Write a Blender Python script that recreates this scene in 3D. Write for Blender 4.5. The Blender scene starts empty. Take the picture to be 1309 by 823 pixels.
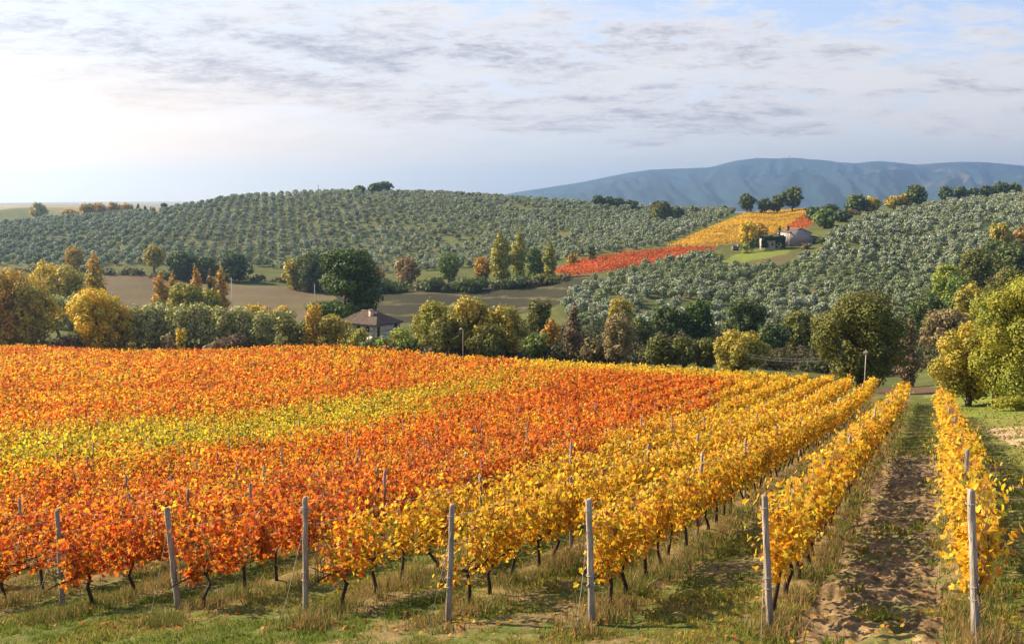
import bpy, math, random
import numpy as np

# ------------------------------------------------------------------ camera, sky, sun, exposure
SC = bpy.context.scene
COL = SC.collection
F = 1273.0                      # focal length in photo pixels (photo is 1309 x 823)
HORIZON = 262.0
PITCH = math.atan((411.5 - HORIZON) / F)
SUN_AZ = math.radians(-65.0)    # clockwise from +Y; negative = to the left of the view
SUN_EL = math.radians(34.0)

cam_d = bpy.data.cameras.new('camera')
cam_d.sensor_width = 36.0
cam_d.lens = 36.0 * F / 1309.0
cam_d.clip_start = 0.1
cam_d.clip_end = 60000.0
cam = bpy.data.objects.new('camera', cam_d)
COL.objects.link(cam)
cam.location = (0, 0, 0)
cam.rotation_euler = (math.pi / 2 - PITCH, 0, 0)
SC.camera = cam

SC.render.engine = 'CYCLES'
SC.cycles.use_denoising = True
SC.cycles.max_bounces = 8
SC.cycles.diffuse_bounces = 3
SC.cycles.transmission_bounces = 4
SC.cycles.volume_bounces = 1
SC.cycles.sample_clamp_indirect = 6.0
SC.view_settings.view_transform = 'Standard'
SC.view_settings.look = 'None'
SC.view_settings.gamma = 1.0
SC.view_settings.use_curve_mapping = False
SC.view_settings.exposure = 1.6

sun_d = bpy.data.lights.new('sun', 'SUN')
sun_d.energy = 5.0
sun_d.angle = math.radians(0.5)
sun_d.color = (1.0, 0.78, 0.51)
sun = bpy.data.objects.new('sun', sun_d)
COL.objects.link(sun)
sun.rotation_euler = (math.pi / 2 - SUN_EL, 0, -SUN_AZ + math.pi)
# direction towards the sun
SUN_DIR = np.array([math.cos(SUN_EL) * math.sin(SUN_AZ), math.cos(SUN_EL) * math.cos(SUN_AZ), math.sin(SUN_EL)])


class NT:
    """small node helper"""
    def __init__(self, tree):
        self.t = tree
        tree.nodes.clear()

    def n(self, kind, **kw):
        node = self.t.nodes.new(kind)
        for k, v in kw.items():
            if k.startswith('i_'):
                node.inputs[k[2:].replace('_', ' ')].default_value = v
            else:
                setattr(node, k, v)
        return node

    def l(self, a, b):
        self.t.links.new(a, b)

    def val(self, sock, v):
        if isinstance(v, (int, float)):
            sock.default_value = v
        elif isinstance(v, (tuple, list)):
            sock.default_value = v
        else:
            self.l(v, sock)

    def math(self, op, a, b=None, clamp=False):
        m = self.n('ShaderNodeMath', operation=op)
        m.use_clamp = clamp
        self.val(m.inputs[0], a)
        if b is not None:
            self.val(m.inputs[1], b)
        return m.outputs[0]

    def ramp(self, x, lo, hi, a=0.0, b=1.0, smooth=True):
        m = self.n('ShaderNodeMapRange')
        m.interpolation_type = 'SMOOTHSTEP' if smooth else 'LINEAR'
        self.val(m.inputs[0], x)
        for i, v in enumerate((lo, hi, a, b)):
            m.inputs[i + 1].default_value = v
        return m.outputs[0]

    def mix(self, f, a, b, blend='MIX'):
        m = self.n('ShaderNodeMix', data_type='RGBA', blend_type=blend)
        self.val(m.inputs[0], f)
        self.val(m.inputs[6], a)
        self.val(m.inputs[7], b)
        return m.outputs[2]

    def noise(self, vec, scale, detail=4.0, rough=0.55, dist=0.0):
        m = self.n('ShaderNodeTexNoise')
        if vec is not None:
            self.l(vec, m.inputs['Vector'])
        m.inputs['Scale'].default_value = scale
        m.inputs['Detail'].default_value = detail
        m.inputs['Roughness'].default_value = rough
        m.inputs['Distortion'].default_value = dist
        return m.outputs[0]


def build_world():
    w = bpy.data.worlds.new('World')
    SC.world = w
    w.use_nodes = True
    g = NT(w.node_tree)
    sky = g.n('ShaderNodeTexSky', sky_type='NISHITA')
    sky.sun_disc = False
    sky.sun_elevation = SUN_EL
    sky.sun_rotation = SUN_AZ
    sky.altitude = 300.0
    sky.air_density = 1.0
    sky.dust_density = 2.0
    sky.ozone_density = 1.0
    skyc = g.mix(1.0, sky.outputs[0], (0.27, 0.245, 0.265, 1), 'MULTIPLY')
    tc = g.n('ShaderNodeTexCoord')
    d = tc.outputs['Generated']
    sep = g.n('ShaderNodeSeparateXYZ')
    g.l(d, sep.inputs[0])
    x, y, z = sep.outputs
    zz = g.math('MAXIMUM', z, 0.015)
    zc = g.math('ADD', zz, 0.17)
    # cloud deck seen in perspective: direction projected on a high flat layer
    px = g.math('DIVIDE', x, zc)
    py = g.math('DIVIDE', y, zc)
    comb = g.n('ShaderNodeCombineXYZ')
    g.l(px, comb.inputs[0])
    g.l(py, comb.inputs[1])
    mp = g.n('ShaderNodeMapping')
    mp.inputs['Rotation'].default_value = (0, 0, math.radians(12))
    mp.inputs['Scale'].default_value = (0.75, 1.0, 1.0)
    mp.inputs['Location'].default_value = CLOUD_OFF
    g.l(comb.outputs[0], mp.inputs[0])
    v = mp.outputs[0]
    big = g.noise(v, 0.9, 4.0, 0.55, 0.4)
    fine = g.noise(v, 4.4, 12.0, 0.68, 0.5)
    ruf = g.noise(v, 24.0, 8.0, 0.68, 0.4)
    az = x
    # the deck lies as a broad band that sinks a little to the right
    tilt = g.math('ADD', z, g.math('MULTIPLY', az, 0.05))
    tilt = g.math('ADD', tilt, g.math('MULTIPLY', g.math('SUBTRACT', big, 0.5), 0.16))
    band = g.math('MULTIPLY', g.ramp(tilt, 0.045, 0.085), g.ramp(tilt, 0.15, 0.21, 1.0, 0.0))
    dens = g.math('ADD', g.math('MULTIPLY', fine, 0.85), g.math('MULTIPLY', ruf, 0.30))
    dens = g.math('ADD', dens, g.math('MULTIPLY', band, 0.34))
    cov = g.ramp(dens, 0.71, 0.92, 0.0, 1.0)
    und = g.noise(v, 4.6, 10.0, 0.70, 0.5)
    und2 = g.noise(v, 1.3, 4.0, 0.5, 0.2)
    shade = g.math('ADD', g.math('MULTIPLY', und, 0.65), g.math('MULTIPLY', und2, 0.5))
    shade = g.math('ADD', shade, g.math('MULTIPLY', ruf, 0.12))
    grey = g.math('MULTIPLY', g.ramp(dens, 0.80, 1.06, 0.0, 1.0), g.ramp(shade, 0.54, 0.74), True)
    cl = g.mix(grey, (1.06, 1.0, 0.96, 1), (0.40, 0.39, 0.45, 1))
    sd = g.n('ShaderNodeVectorMath', operation='DOT_PRODUCT')
    g.l(d, sd.inputs[0])
    sd.inputs[1].default_value = tuple(float(q) for q in SUN_DIR)
    near = g.ramp(sd.outputs['Value'], 0.6, 1.0, 0.0, 1.0)
    low = g.ramp(z, -0.02, 0.15, 1.0, 0.0)
    warm = g.ramp(az, -0.62, 0.18, 1.0, 0.0)
    cl = g.mix(g.math('MULTIPLY', near, 0.25), cl, (1.0, 0.85, 0.70, 1))
    thin = g.mix(g.math('MULTIPLY', g.ramp(az, -0.4, 0.3, 0.75, 0.30), g.ramp(und, 0.35, 0.7, 0.5, 1.0)), skyc, (0.60, 0.68, 0.82, 1))
    out = g.mix(g.math('MULTIPLY', cov, 0.96), thin, cl)
    veil = g.mix(warm, (1.08, 0.86, 0.66, 1), (2.10, 1.22, 0.48, 1))
    vf = g.math('ADD', g.math('MULTIPLY', low, 0.56), g.math('MULTIPLY', g.math('MULTIPLY', warm, g.ramp(z, 0.0, 0.17, 1.0, 0.0)), 0.8), True)
    out = g.mix(vf, out, veil)
    bg = g.n('ShaderNodeBackground')
    bg.inputs['Strength'].default_value = 0.30
    g.l(out, bg.inputs['Color'])
    o = g.n('ShaderNodeOutputWorld')
    g.l(bg.outputs[0], o.inputs[0])
    w.cycles.sampling_method = 'MANUAL'
    w.cycles.sample_map_resolution = 1024


CLOUD_OFF = (3.1, 1.7, 0.0)
build_world()

# ------------------------------------------------------------------ small maths helpers
RNG = np.random.default_rng(11)


def ray(px, py):
    x = (px - 654.5) / F
    u = (411.5 - py) / F
    return np.array([x, math.cos(PITCH) + u * math.sin(PITCH), -math.sin(PITCH) + u * math.cos(PITCH)])


def at(px, py, D):
    r = ray(px, py)
    return r / r[1] * D


def project(X, Y, Z):
    c, s = math.cos(PITCH), math.sin(PITCH)
    dep = Y * c - Z * s
    up = Y * s + Z * c
    return 654.5 + F * X / dep, 411.5 - F * up / dep


def vnoise(x, y, seed=0):
    """smooth value noise on the plane, 0..1"""
    x = np.asarray(x, float)
    y = np.asarray(y, float)
    xi, yi = np.floor(x).astype(np.int64), np.floor(y).astype(np.int64)
    fx, fy = x - xi, y - yi
    fx, fy = fx * fx * (3 - 2 * fx), fy * fy * (3 - 2 * fy)

    def h(a, b):
        n = (a * 374761393 + b * 668265263 + seed * 974634777) & 0x7fffffff
        n = ((n ^ (n >> 13)) * 1274126177) & 0x7fffffff
        n = (n ^ (n >> 16)) & 0xffff
        return n / 65535.0
    return (h(xi, yi) * (1 - fx) + h(xi + 1, yi) * fx) * (1 - fy) + (h(xi, yi + 1) * (1 - fx) + h(xi + 1, yi + 1) * fx) * fy


def fbm(x, y, seed=0, octaves=4):
    a, s, t = 0.5, 0.0, 0.0
    for i in range(octaves):
        s = s + a * vnoise(x * 2 ** i, y * 2 ** i, seed + i * 17)
        t += a
        a *= 0.5
    return s / t


def inpoly(px, py, poly):
    px, py = np.asarray(px), np.asarray(py)
    r = np.zeros(px.shape, bool)
    n = len(poly)
    for i in range(n):
        x0, y0 = poly[i]
        x1, y1 = poly[(i + 1) % n]
        c = ((y0 > py) != (y1 > py))
        with np.errstate(divide='ignore', invalid='ignore'):
            xx = (x1 - x0) * (py - y0) / ((y1 - y0) if y1 != y0 else 1e-9) + x0
        r ^= c & (px < xx)
    return r


def smooth(x, a, b):
    t = np.clip((x - a) / (b - a), 0, 1)
    return t * t * (3 - 2 * t)


# ------------------------------------------------------------------ objects, meshes, labels
def tag(o, label=None, cat=None, group=None, kind=None):
    for k, v in (('label', label), ('category', cat), ('group', group), ('kind', kind)):
        if v:
            o[k] = v
    return o


def empty(name, loc, label, cat, group=None, rz=0.0):
    o = bpy.data.objects.new(name, None)
    o.empty_display_size = 0.3
    COL.objects.link(o)
    o.location = loc
    o.rotation_euler = (0, 0, rz)
    return tag(o, label, cat, group)


def mesh_arrays(name, verts, loops, starts, totals, cols=None, mat=None, smooth_shade=False):
    me = bpy.data.meshes.new(name)
    nv, nl, nf = len(verts), len(loops), len(starts)
    me.vertices.add(nv)
    me.vertices.foreach_set('co', np.ascontiguousarray(verts, dtype=np.float32).ravel())
    me.loops.add(nl)
    me.loops.foreach_set('vertex_index', np.ascontiguousarray(loops, dtype=np.int32))
    me.polygons.add(nf)
    me.polygons.foreach_set('loop_start', np.ascontiguousarray(starts, dtype=np.int32))
    me.polygons.foreach_set('loop_total', np.ascontiguousarray(totals, dtype=np.int32))
    if cols is not None:
        a = me.color_attributes.new('col', 'FLOAT_COLOR', 'POINT')
        c = np.ones((nv, 4), np.float32)
        c[:, :3] = cols
        a.data.foreach_set('color', c.ravel())
    if mat is not None:
        me.materials.append(mat)
    me.update(calc_edges=True)
    if smooth_shade:
        me.polygons.foreach_set('use_smooth', np.ones(nf, bool))
    return me


def link(name, me, parent=None, loc=None):
    o = bpy.data.objects.new(name, me)
    COL.objects.link(o)
    if parent is not None:
        o.parent = parent
    if loc is not None:
        o.location = loc
    return o


class MB:
    """collects polygons with colours; builds ONE mesh"""
    def __init__(self):
        self.v, self.f, self.c, self.n = [], [], [], 0

    def add(self, verts, faces, col=(0.5, 0.5, 0.5)):
        b = self.n
        verts = np.asarray(verts, float).reshape(-1, 3)
        self.n += len(verts)
        self.v.append(verts)
        self.c.append(np.tile(np.asarray(col, float), (len(verts), 1)) if np.ndim(col) == 1 else np.asarray(col))
        self.f += [[i + b for i in f] for f in faces]

    def box(self, lo, hi, col=(0.5, 0.5, 0.5), rot=None, off=(0, 0, 0), bevel=0.0):
        x0, y0, z0 = lo
        x1, y1, z1 = hi
        v = np.array([[x0, y0, z0], [x1, y0, z0], [x1, y1, z0], [x0, y1, z0], [x0, y0, z1], [x1, y0, z1], [x1, y1, z1], [x0, y1, z1]], float)
        self.add(self._tr(v, rot, off), [(3, 2, 1, 0), (4, 5, 6, 7), (0, 1, 5, 4), (1, 2, 6, 5), (2, 3, 7, 6), (3, 0, 4, 7)], col)

    @staticmethod
    def _tr(v, rot, off):
        if rot is not None:
            c, s = math.cos(rot), math.sin(rot)
            v = np.stack([v[:, 0] * c - v[:, 1] * s, v[:, 0] * s + v[:, 1] * c, v[:, 2]], 1)
        return v + np.asarray(off, float)

    def tube(self, pts, radii, n=6, col=(0.5, 0.5, 0.5), cap=True, jitter=0.0):
        pts = np.asarray(pts, float)
        radii = np.broadcast_to(np.asarray(radii, float), (len(pts),))
        v = []
        for i, p in enumerate(pts):
            d = pts[min(i + 1, len(pts) - 1)] - pts[max(i - 1, 0)]
            d = d / (np.linalg.norm(d) + 1e-9)
            a = np.cross(d, (0.0, 0.0, 1.0) if abs(d[2]) < 0.9 else (1.0, 0.0, 0.0))
            a /= np.linalg.norm(a)
            b = np.cross(d, a)
            for k in range(n):
                t = 2 * math.pi * k / n
                r = radii[i] * (1 + (RNG.random() - 0.5) * jitter)
                v.append(p + (a * math.cos(t) + b * math.sin(t)) * r)
        f = []
        for i in range(len(pts) - 1):
            for k in range(n):
                k2 = (k + 1) % n
                f.append((i * n + k, i * n + k2, (i + 1) * n + k2, (i + 1) * n + k))
        if cap:
            f.append(tuple(range(n))[::-1])
            f.append(tuple((len(pts) - 1) * n + k for k in range(n)))
        self.add(v, f, col)

    def mesh(self, name, mat, smooth_shade=False):
        v = np.concatenate(self.v)
        c = np.concatenate(self.c)
        tot = np.array([len(f) for f in self.f])
        loops = np.array([i for f in self.f for i in f])
        starts = np.concatenate([[0], np.cumsum(tot)[:-1]])
        return mesh_arrays(name, v, loops, starts, tot, c, mat, smooth_shade)


# leaf outlines: (x, y) with the stalk at the origin
_LOBED_R = [(0.0, 0.0), (0.26, -0.16), (0.50, 0.06), (0.36, 0.24), (0.58, 0.52), (0.30, 0.55), (0.20, 0.80), (0.0, 1.0)]
def _folded(right, fold):
    r = np.array([(x, y, fold * abs(x)) for x, y in right])
    l = np.array([(-x, y, fold * abs(x)) for x, y in right[1:-1]])
    v = np.concatenate([r, l])
    n = len(right)
    f1 = list(range(n))
    f2 = [0] + list(range(n, n + len(l)))[:0] + [n - 1] + list(range(n + len(l) - 1, n - 1, -1))
    return v - np.array([0, 0.45, 0]), [f1, f2]
LEAF = {
    'lobed': _folded(_LOBED_R, 0.22),
    'fold': _folded([(0.0, 0.0), (0.48, 0.28), (0.34, 0.78), (0.0, 1.0)], 0.25),
    'quad': (np.array([(0.0, -0.5, 0), (0.46, 0.05, 0.06), (0.0, 0.5, 0), (-0.46, -0.05, 0.06)]), [[0, 1, 2, 3]]),
    'slim': (np.array([(0.0, -0.5, 0), (0.22, 0.0, 0.05), (0.0, 0.5, 0), (-0.22, 0.0, 0.05)]), [[0, 1, 2, 3]]),
}


def leaf_arrays(cent, nrm, size, col, kind='quad', rng=RNG):
    """many leaves as arrays: verts, loops, starts, totals, colours"""
    tv, tf = LEAF[kind]
    n = len(cent)
    nrm = nrm / (np.linalg.norm(nrm, axis=1, keepdims=True) + 1e-9)
    rnd = rng.normal(size=(n, 3))
    a = np.cross(nrm, rnd)
    a /= (np.linalg.norm(a, axis=1, keepdims=True) + 1e-9)
    b = np.cross(nrm, a)
    size = np.broadcast_to(np.asarray(size, float), (n,))
    v = (a[:, None, :] * tv[None, :, 0, None] + b[:, None, :] * tv[None, :, 1, None] + nrm[:, None, :] * tv[None, :, 2, None]) * size[:, None, None] + cent[:, None, :]
    k = len(tv)
    flat = np.concatenate([np.array(f) for f in tf])
    loops = (np.arange(n)[:, None] * k + flat[None, :]).ravel()
    tot = np.tile([len(f) for f in tf], n)
    starts = np.concatenate([[0], np.cumsum(tot)[:-1]])
    cols = np.repeat(col, k, axis=0)
    if kind in ('lobed', 'fold'):          # mottled blades, browning towards some margins
        cols = cols * (.74 + .5 * rng.random((len(cols), 1)))
        rust = (rng.random(len(cols)) < .10)[:, None]
        cols = np.where(rust, cols * (.62, .42, .5), cols)
    return v.reshape(-1, 3), loops, starts, tot, cols


def join_arrays(parts):
    V, L, S, T, C = [], [], [], [], []
    bv = bl = 0
    for v, l, s, t, c in parts:
        if len(t) == 0:
            continue
        V.append(v); L.append(l + bv); S.append(s + bl); T.append(t); C.append(c)
        bv += len(v); bl += len(l)
    return np.concatenate(V), np.concatenate(L), np.concatenate(S), np.concatenate(T), np.concatenate(C)


# ------------------------------------------------------------------ materials
def mat_attr(name, rough=0.7, spec=0.2, transl=0.0, noise_scale=None, noise_amt=0.3, bump=0.0, bump_scale=30.0, stretch=None):
    m = bpy.data.materials.new(name)
    m.use_nodes = True
    g = NT(m.node_tree)
    at_ = g.n('ShaderNodeAttribute', attribute_name='col')
    c = at_.outputs['Color']
    geo = g.n('ShaderNodeNewGeometry')
    pos = geo.outputs['Position']
    if stretch:
        tc = g.n('ShaderNodeTexCoord')
        mp = g.n('ShaderNodeMapping')
        mp.inputs['Scale'].default_value = stretch
        g.l(tc.outputs['Object'], mp.inputs[0])
        pos = mp.outputs[0]
    if noise_scale:
        nz = g.noise(pos, noise_scale, 5.0, 0.6)
        f = g.ramp(nz, 0.25, 0.75, 1 - noise_amt, 1 + noise_amt, False)
        cc = g.n('ShaderNodeVectorMath', operation='SCALE')
        g.l(c, cc.inputs[0])
        g.l(f, cc.inputs['Scale'])
        c = cc.outputs[0]
    p = g.n('ShaderNodeBsdfPrincipled')
    g.l(c, p.inputs['Base Color'])
    p.inputs['Roughness'].default_value = rough
    p.inputs['Specular IOR Level'].default_value = spec
    if bump:
        b = g.n('ShaderNodeBump')
        b.inputs['Strength'].default_value = bump
        b.inputs['Distance'].default_value = 0.05
        g.l(g.noise(pos, bump_scale, 5.0, 0.6), b.inputs['Height'])
        g.l(b.outputs[0], p.inputs['Normal'])
    sh = p.outputs[0]
    if transl:
        t = g.n('ShaderNodeBsdfTranslucent')
        g.l(c, t.inputs[0])
        mx = g.n('ShaderNodeMixShader')
        mx.inputs[0].default_value = transl
        g.l(sh, mx.inputs[1])
        g.l(t.outputs[0], mx.inputs[2])
        sh = mx.outputs[0]
    o = g.n('ShaderNodeOutputMaterial')
    g.l(sh, o.inputs[0])
    return m


M_VINE = mat_attr('vine_leaf', 0.6, 0.25, 0.50)
M_LEAF = mat_attr('tree_leaf', 0.65, 0.2, 0.28)
M_OLIVE = mat_attr('olive_leaf', 0.75, 0.1, 0.15)
M_GRASS = mat_attr('grass_blade', 0.7, 0.15, 0.35)
M_BARK = mat_attr('bark', 0.9, 0.1, 0.0, 14.0, 0.4, 0.6, 25.0)
M_POST = mat_attr('weathered_post', 0.9, 0.1, 0.0, 22.0, 0.55, 0.8, 60.0, (1, 1, .09))
M_STONE = mat_attr('rubble_stone', 0.9, 0.15, 0.0, 1.6, 0.35, 0.6, 3.0)
M_METAL = mat_attr('dull_metal', 0.5, 0.4)

# ------------------------------------------------------------------ the lie of the land
U = np.array([0.39335, 0.91939])            # along the vine rows
P = np.array([-0.91939, 0.39335])           # across them, away from the grass verge


def plane_z(X, Y):
    s = X * U[0] + Y * U[1]
    t = X * P[0] + Y * P[1]
    return -5.45 - 0.156 * (t + 0.65) - 0.1436 * (s - 13.1)


CTRL = []                                   # X, Y, Z
for s_ in (-8, 0, 8, 14, 22, 32, 42):
    for t_ in (-18, -10, -4, 0, 6, 12, 18, 26):
        if s_ >= 32 and t_ > 16:
            continue
        X_, Y_ = U * s_ + P * t_
        CTRL.append((X_, Y_, plane_z(X_, Y_)))
PIX = [  # ground seen at pixel (px, py) at depth D
    (0, 655, 40), (0, 590, 60), (0, 521, 100), (0, 476, 150), (0, 449, 205), (-150, 600, 60), (-150, 480, 150), (-150, 450, 210),
    (-400, 560, 70), (-400, 460, 180),
    (350, 648, 40), (350, 558, 78), (350, 503, 120), (350, 463, 170), (350, 451, 195),
    (654, 575, 60), (654, 514, 100), (654, 482, 135), (900, 560, 60), (900, 500, 106), (800, 489, 122),
    (1130, 508, 86), (1250, 559, 45), (1250, 521, 72), (1180, 504, 110), (1250, 497, 105), (1330, 500, 80), (1450, 520, 60), (1450, 485, 110),
    # behind the vineyard: valley floor
    (0, 441, 235), (150, 441, 235), (350, 440, 235), (490, 433, 222), (600, 455, 195), (700, 458, 190), (800, 468, 178), (940, 476, 165),
    (1050, 482, 165), (1150, 489, 160), (1250, 470, 160), (1000, 462, 215), (1120, 462, 220), (1200, 446, 235), (1300, 455, 170), (1450, 440, 190),
    (-150, 425, 260), (-400, 400, 300),
    # meadow and fields
    (0, 400, 310), (150, 398, 320), (300, 398, 320), (450, 398, 320), (560, 404, 310), (640, 402, 320), (200, 372, 390), (350, 373, 390),
    (500, 376, 390), (600, 372, 400), (700, 362, 410), (0, 365, 390), (110, 345, 440), (190, 345, 450), (300, 349, 460), (400, 358, 450),
    (560, 354, 450), (650, 350, 450), (720, 351, 430), (800, 338, 450), (900, 320, 480), (-200, 350, 440),
    # second olive hill
    (720, 392, 300), (760, 420, 255), (850, 432, 245), (860, 390, 305), (800, 362, 360), (900, 340, 410), (960, 345, 400), (950, 400, 300), (1050, 420, 280),
    (1050, 370, 350), (1080, 325, 420), (1040, 312, 470), (985, 319, 462), (940, 328, 448), (900, 312, 500), (960, 300, 530), (1000, 290, 560), (960, 274, 640), (1030, 270, 640),
    (1100, 272, 610), (1100, 300, 480), (1180, 262, 620), (1180, 300, 490), (1170, 350, 400), (1180, 400, 310), (1240, 270, 580), (1240, 310, 460), (1220, 350, 390),
    (1309, 245, 700), (1309, 275, 560), (1309, 320, 420), (1280, 350, 360), (1290, 400, 260), (1450, 240, 700), (1450, 300, 450), (1450, 380, 260), (1650, 250, 650), (1650, 360, 250),
    (960, 276, 780), (1100, 270, 800), (1250, 254, 850), (1400, 250, 900),
    (0, 272, 1000), (100, 277, 900), (60, 270, 1150), (-300, 268, 1100),
    (0, 268, 1800), (400, 268, 1800), (800, 270, 1500), (1200, 262, 1500), (1500, 264, 1500), (-400, 268, 1800), (1900, 265, 1500), (-1200, 280, 1200),
]
# the first olive hill as contour lines: (depths, then px -> py)
for D_, line in (
        ((480, 480), [(-500, 325), (-200, 332), (0, 331), (100, 337), (300, 343), (450, 348), (650, 343), (720, 338)]),
        ((590, 590), [(-500, 300), (-200, 305), (0, 303), (100, 306), (200, 299), (300, 305), (420, 309), (560, 308), (700, 303), (800, 296), (860, 296)]),
        ((700, 690), [(-200, 289), (0, 287), (100, 286), (200, 281), (300, 272), (420, 267), (560, 270), (700, 276), (800, 279), (880, 280)]),
        ((800, 770), [(-200, 284), (0, 281), (60, 280), (130, 277), (200, 270), (250, 261), (300, 254), (360, 248.5), (420, 247), (500, 247), (560, 249), (630, 253), (700, 258), (800, 265), (880, 271), (940, 269)]),
        ((940, 900), [(-200, 285), (0, 282), (130, 281), (200, 276), (300, 264), (420, 258), (500, 258), (630, 262), (800, 272), (900, 276)])):
    for px_ in range(line[0][0], line[-1][0] + 1, 50):
        PIX.append((px_, float(np.interp(px_, [q[0] for q in line], [q[1] for q in line])), float(np.interp(px_, (0, 900), D_))))
for px_, py_, D_ in PIX:
    CTRL.append(tuple(at(px_, py_, D_)))
for X_, Y_ in ((-30000, 0), (-20000, 20000), (0, 26000), (20000, 20000), (30000, 0), (-9000, 9000), (0, 12000), (9000, 9000), (-5000, 5000), (0, 5000), (5000, 5000)):
    CTRL.append((X_, Y_, -45.0))
CTRL = np.array(CTRL)


def _warp(X, Y):
    r = np.hypot(X, Y)
    k = np.log1p(r / 25.0) / np.maximum(r, 1e-6)
    return X * k * 1.7, Y * k * 1.0


def _phi(d2):
    return 0.5 * d2 * np.log(d2 + 1e-12)


_cx, _cy = _warp(CTRL[:, 0], CTRL[:, 1])
_q = CTRL[:, 2] / (np.hypot(CTRL[:, 0], CTRL[:, 1]) + 12.0)
_n = len(CTRL)
_A = np.zeros((_n + 3, _n + 3))
_A[:_n, :_n] = _phi((_cx[:, None] - _cx[None]) ** 2 + (_cy[:, None] - _cy[None]) ** 2) + np.eye(_n) * 1e-3
_A[:_n, _n] = 1; _A[:_n, _n + 1] = _cx; _A[:_n, _n + 2] = _cy
_A[_n:, :_n] = _A[:_n, _n:].T
_W = np.linalg.solve(_A, np.concatenate([_q, [0, 0, 0]]))


def land(X, Y):
    X, Y = np.atleast_1d(np.asarray(X, float)), np.atleast_1d(np.asarray(Y, float))
    out = np.empty(X.shape)
    xf, yf, of = X.ravel(), Y.ravel(), out.reshape(-1)
    for i in range(0, len(xf), 20000):
        x, y = xf[i:i + 20000], yf[i:i + 20000]
        wx, wy = _warp(x, y)
        q = _phi((wx[:, None] - _cx[None]) ** 2 + (wy[:, None] - _cy[None]) ** 2) @ _W[:_n] + _W[_n] + _W[_n + 1] * wx + _W[_n + 2] * wy
        of[i:i + 20000] = q * (np.hypot(x, y) + 12.0)
    return out


def land1(X, Y):
    return float(land([X], [Y])[0])


def st(X, Y):
    return X * U[0] + Y * U[1], X * P[0] + Y * P[1]


# vine rows: t of each row; far edge of the vineyard as depth over picture column
END_POSTS = [(1248, 625, 826), (985, 632, 805), (757, 637, 797), (573, 645, 796), (391, 635, 783), (228, 648, 779), (80, 652, 776)]
ROW_T = [-0.65, 1.97, 4.69, 7.14, 9.6, 12.75, 15.7]
while len(ROW_T) < 64:
    ROW_T.append(ROW_T[-1] + 2.74)
ROW_T = np.array(ROW_T)
ROW_S0 = [13.1, 14.0, 14.1, 14.0, 13.9, 14.0, 14.0]
EDGE_PX = [-700, -100, 0, 150, 300, 440, 592, 660, 800, 900, 1000, 1118, 1150, 1400]
EDGE_D = [215, 210, 207, 203, 196, 186, 170, 160, 144, 132, 116, 88, 84, 80]


def row_edge(px):
    return np.interp(px, EDGE_PX, EDGE_D)


LAWN = [(915, 338), (940, 325), (985, 317), (1012, 320), (1005, 326), (960, 333), (930, 342)]
RED_FIELD = [(705, 349), (740, 335), (800, 325), (862, 319), (917, 317), (905, 323), (870, 331), (800, 344), (735, 353)]
YEL_FIELD = [(852, 317), (905, 294), (955, 274), (1030, 269), (1034, 274), (1004, 292), (978, 304), (930, 313)]
RED_STRIP = [(1004, 292), (1030, 275), (1044, 279), (1038, 289), (1012, 298)]
DIRT1 = [(1160, 524), (1178, 514), (1214, 511), (1216, 518), (1180, 527)]
DIRT2 = [(1258, 549), (1309, 545), (1400, 552), (1400, 575), (1300, 572), (1280, 562)]
BROWN = [(1118, 496), (1215, 494), (1217, 504), (1125, 506)]
MEADOW_DRY = [(120, 345), (190, 350), (430, 372), (430, 410), (120, 410)]
PLOUGH = [(430, 372), (560, 368), (720, 358), (760, 352), (735, 385), (640, 410), (430, 415)]
GROVE_A = [(-200, 345), (-150, 300), (0, 288), (60, 281), (130, 277), (200, 271), (300, 254), (420, 247), (560, 249), (700, 258), (860, 270), (948, 268), (905, 289), (846, 315), (720, 332), (640, 338), (560, 345), (470, 351), (380, 347), (300, 338), (190, 340), (100, 340), (0, 340)]
GROVE_B = [(708, 392), (760, 362), (850, 338), (908, 326), (930, 346), (1005, 343), (1050, 322), (1066, 300), (1110, 278), (1200, 263), (1309, 246), (1420, 242), (1420, 300), (1309, 300), (1250, 335), (1205, 372), (1185, 400), (1110, 432), (1000, 445), (850, 432), (745, 430)]


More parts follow.
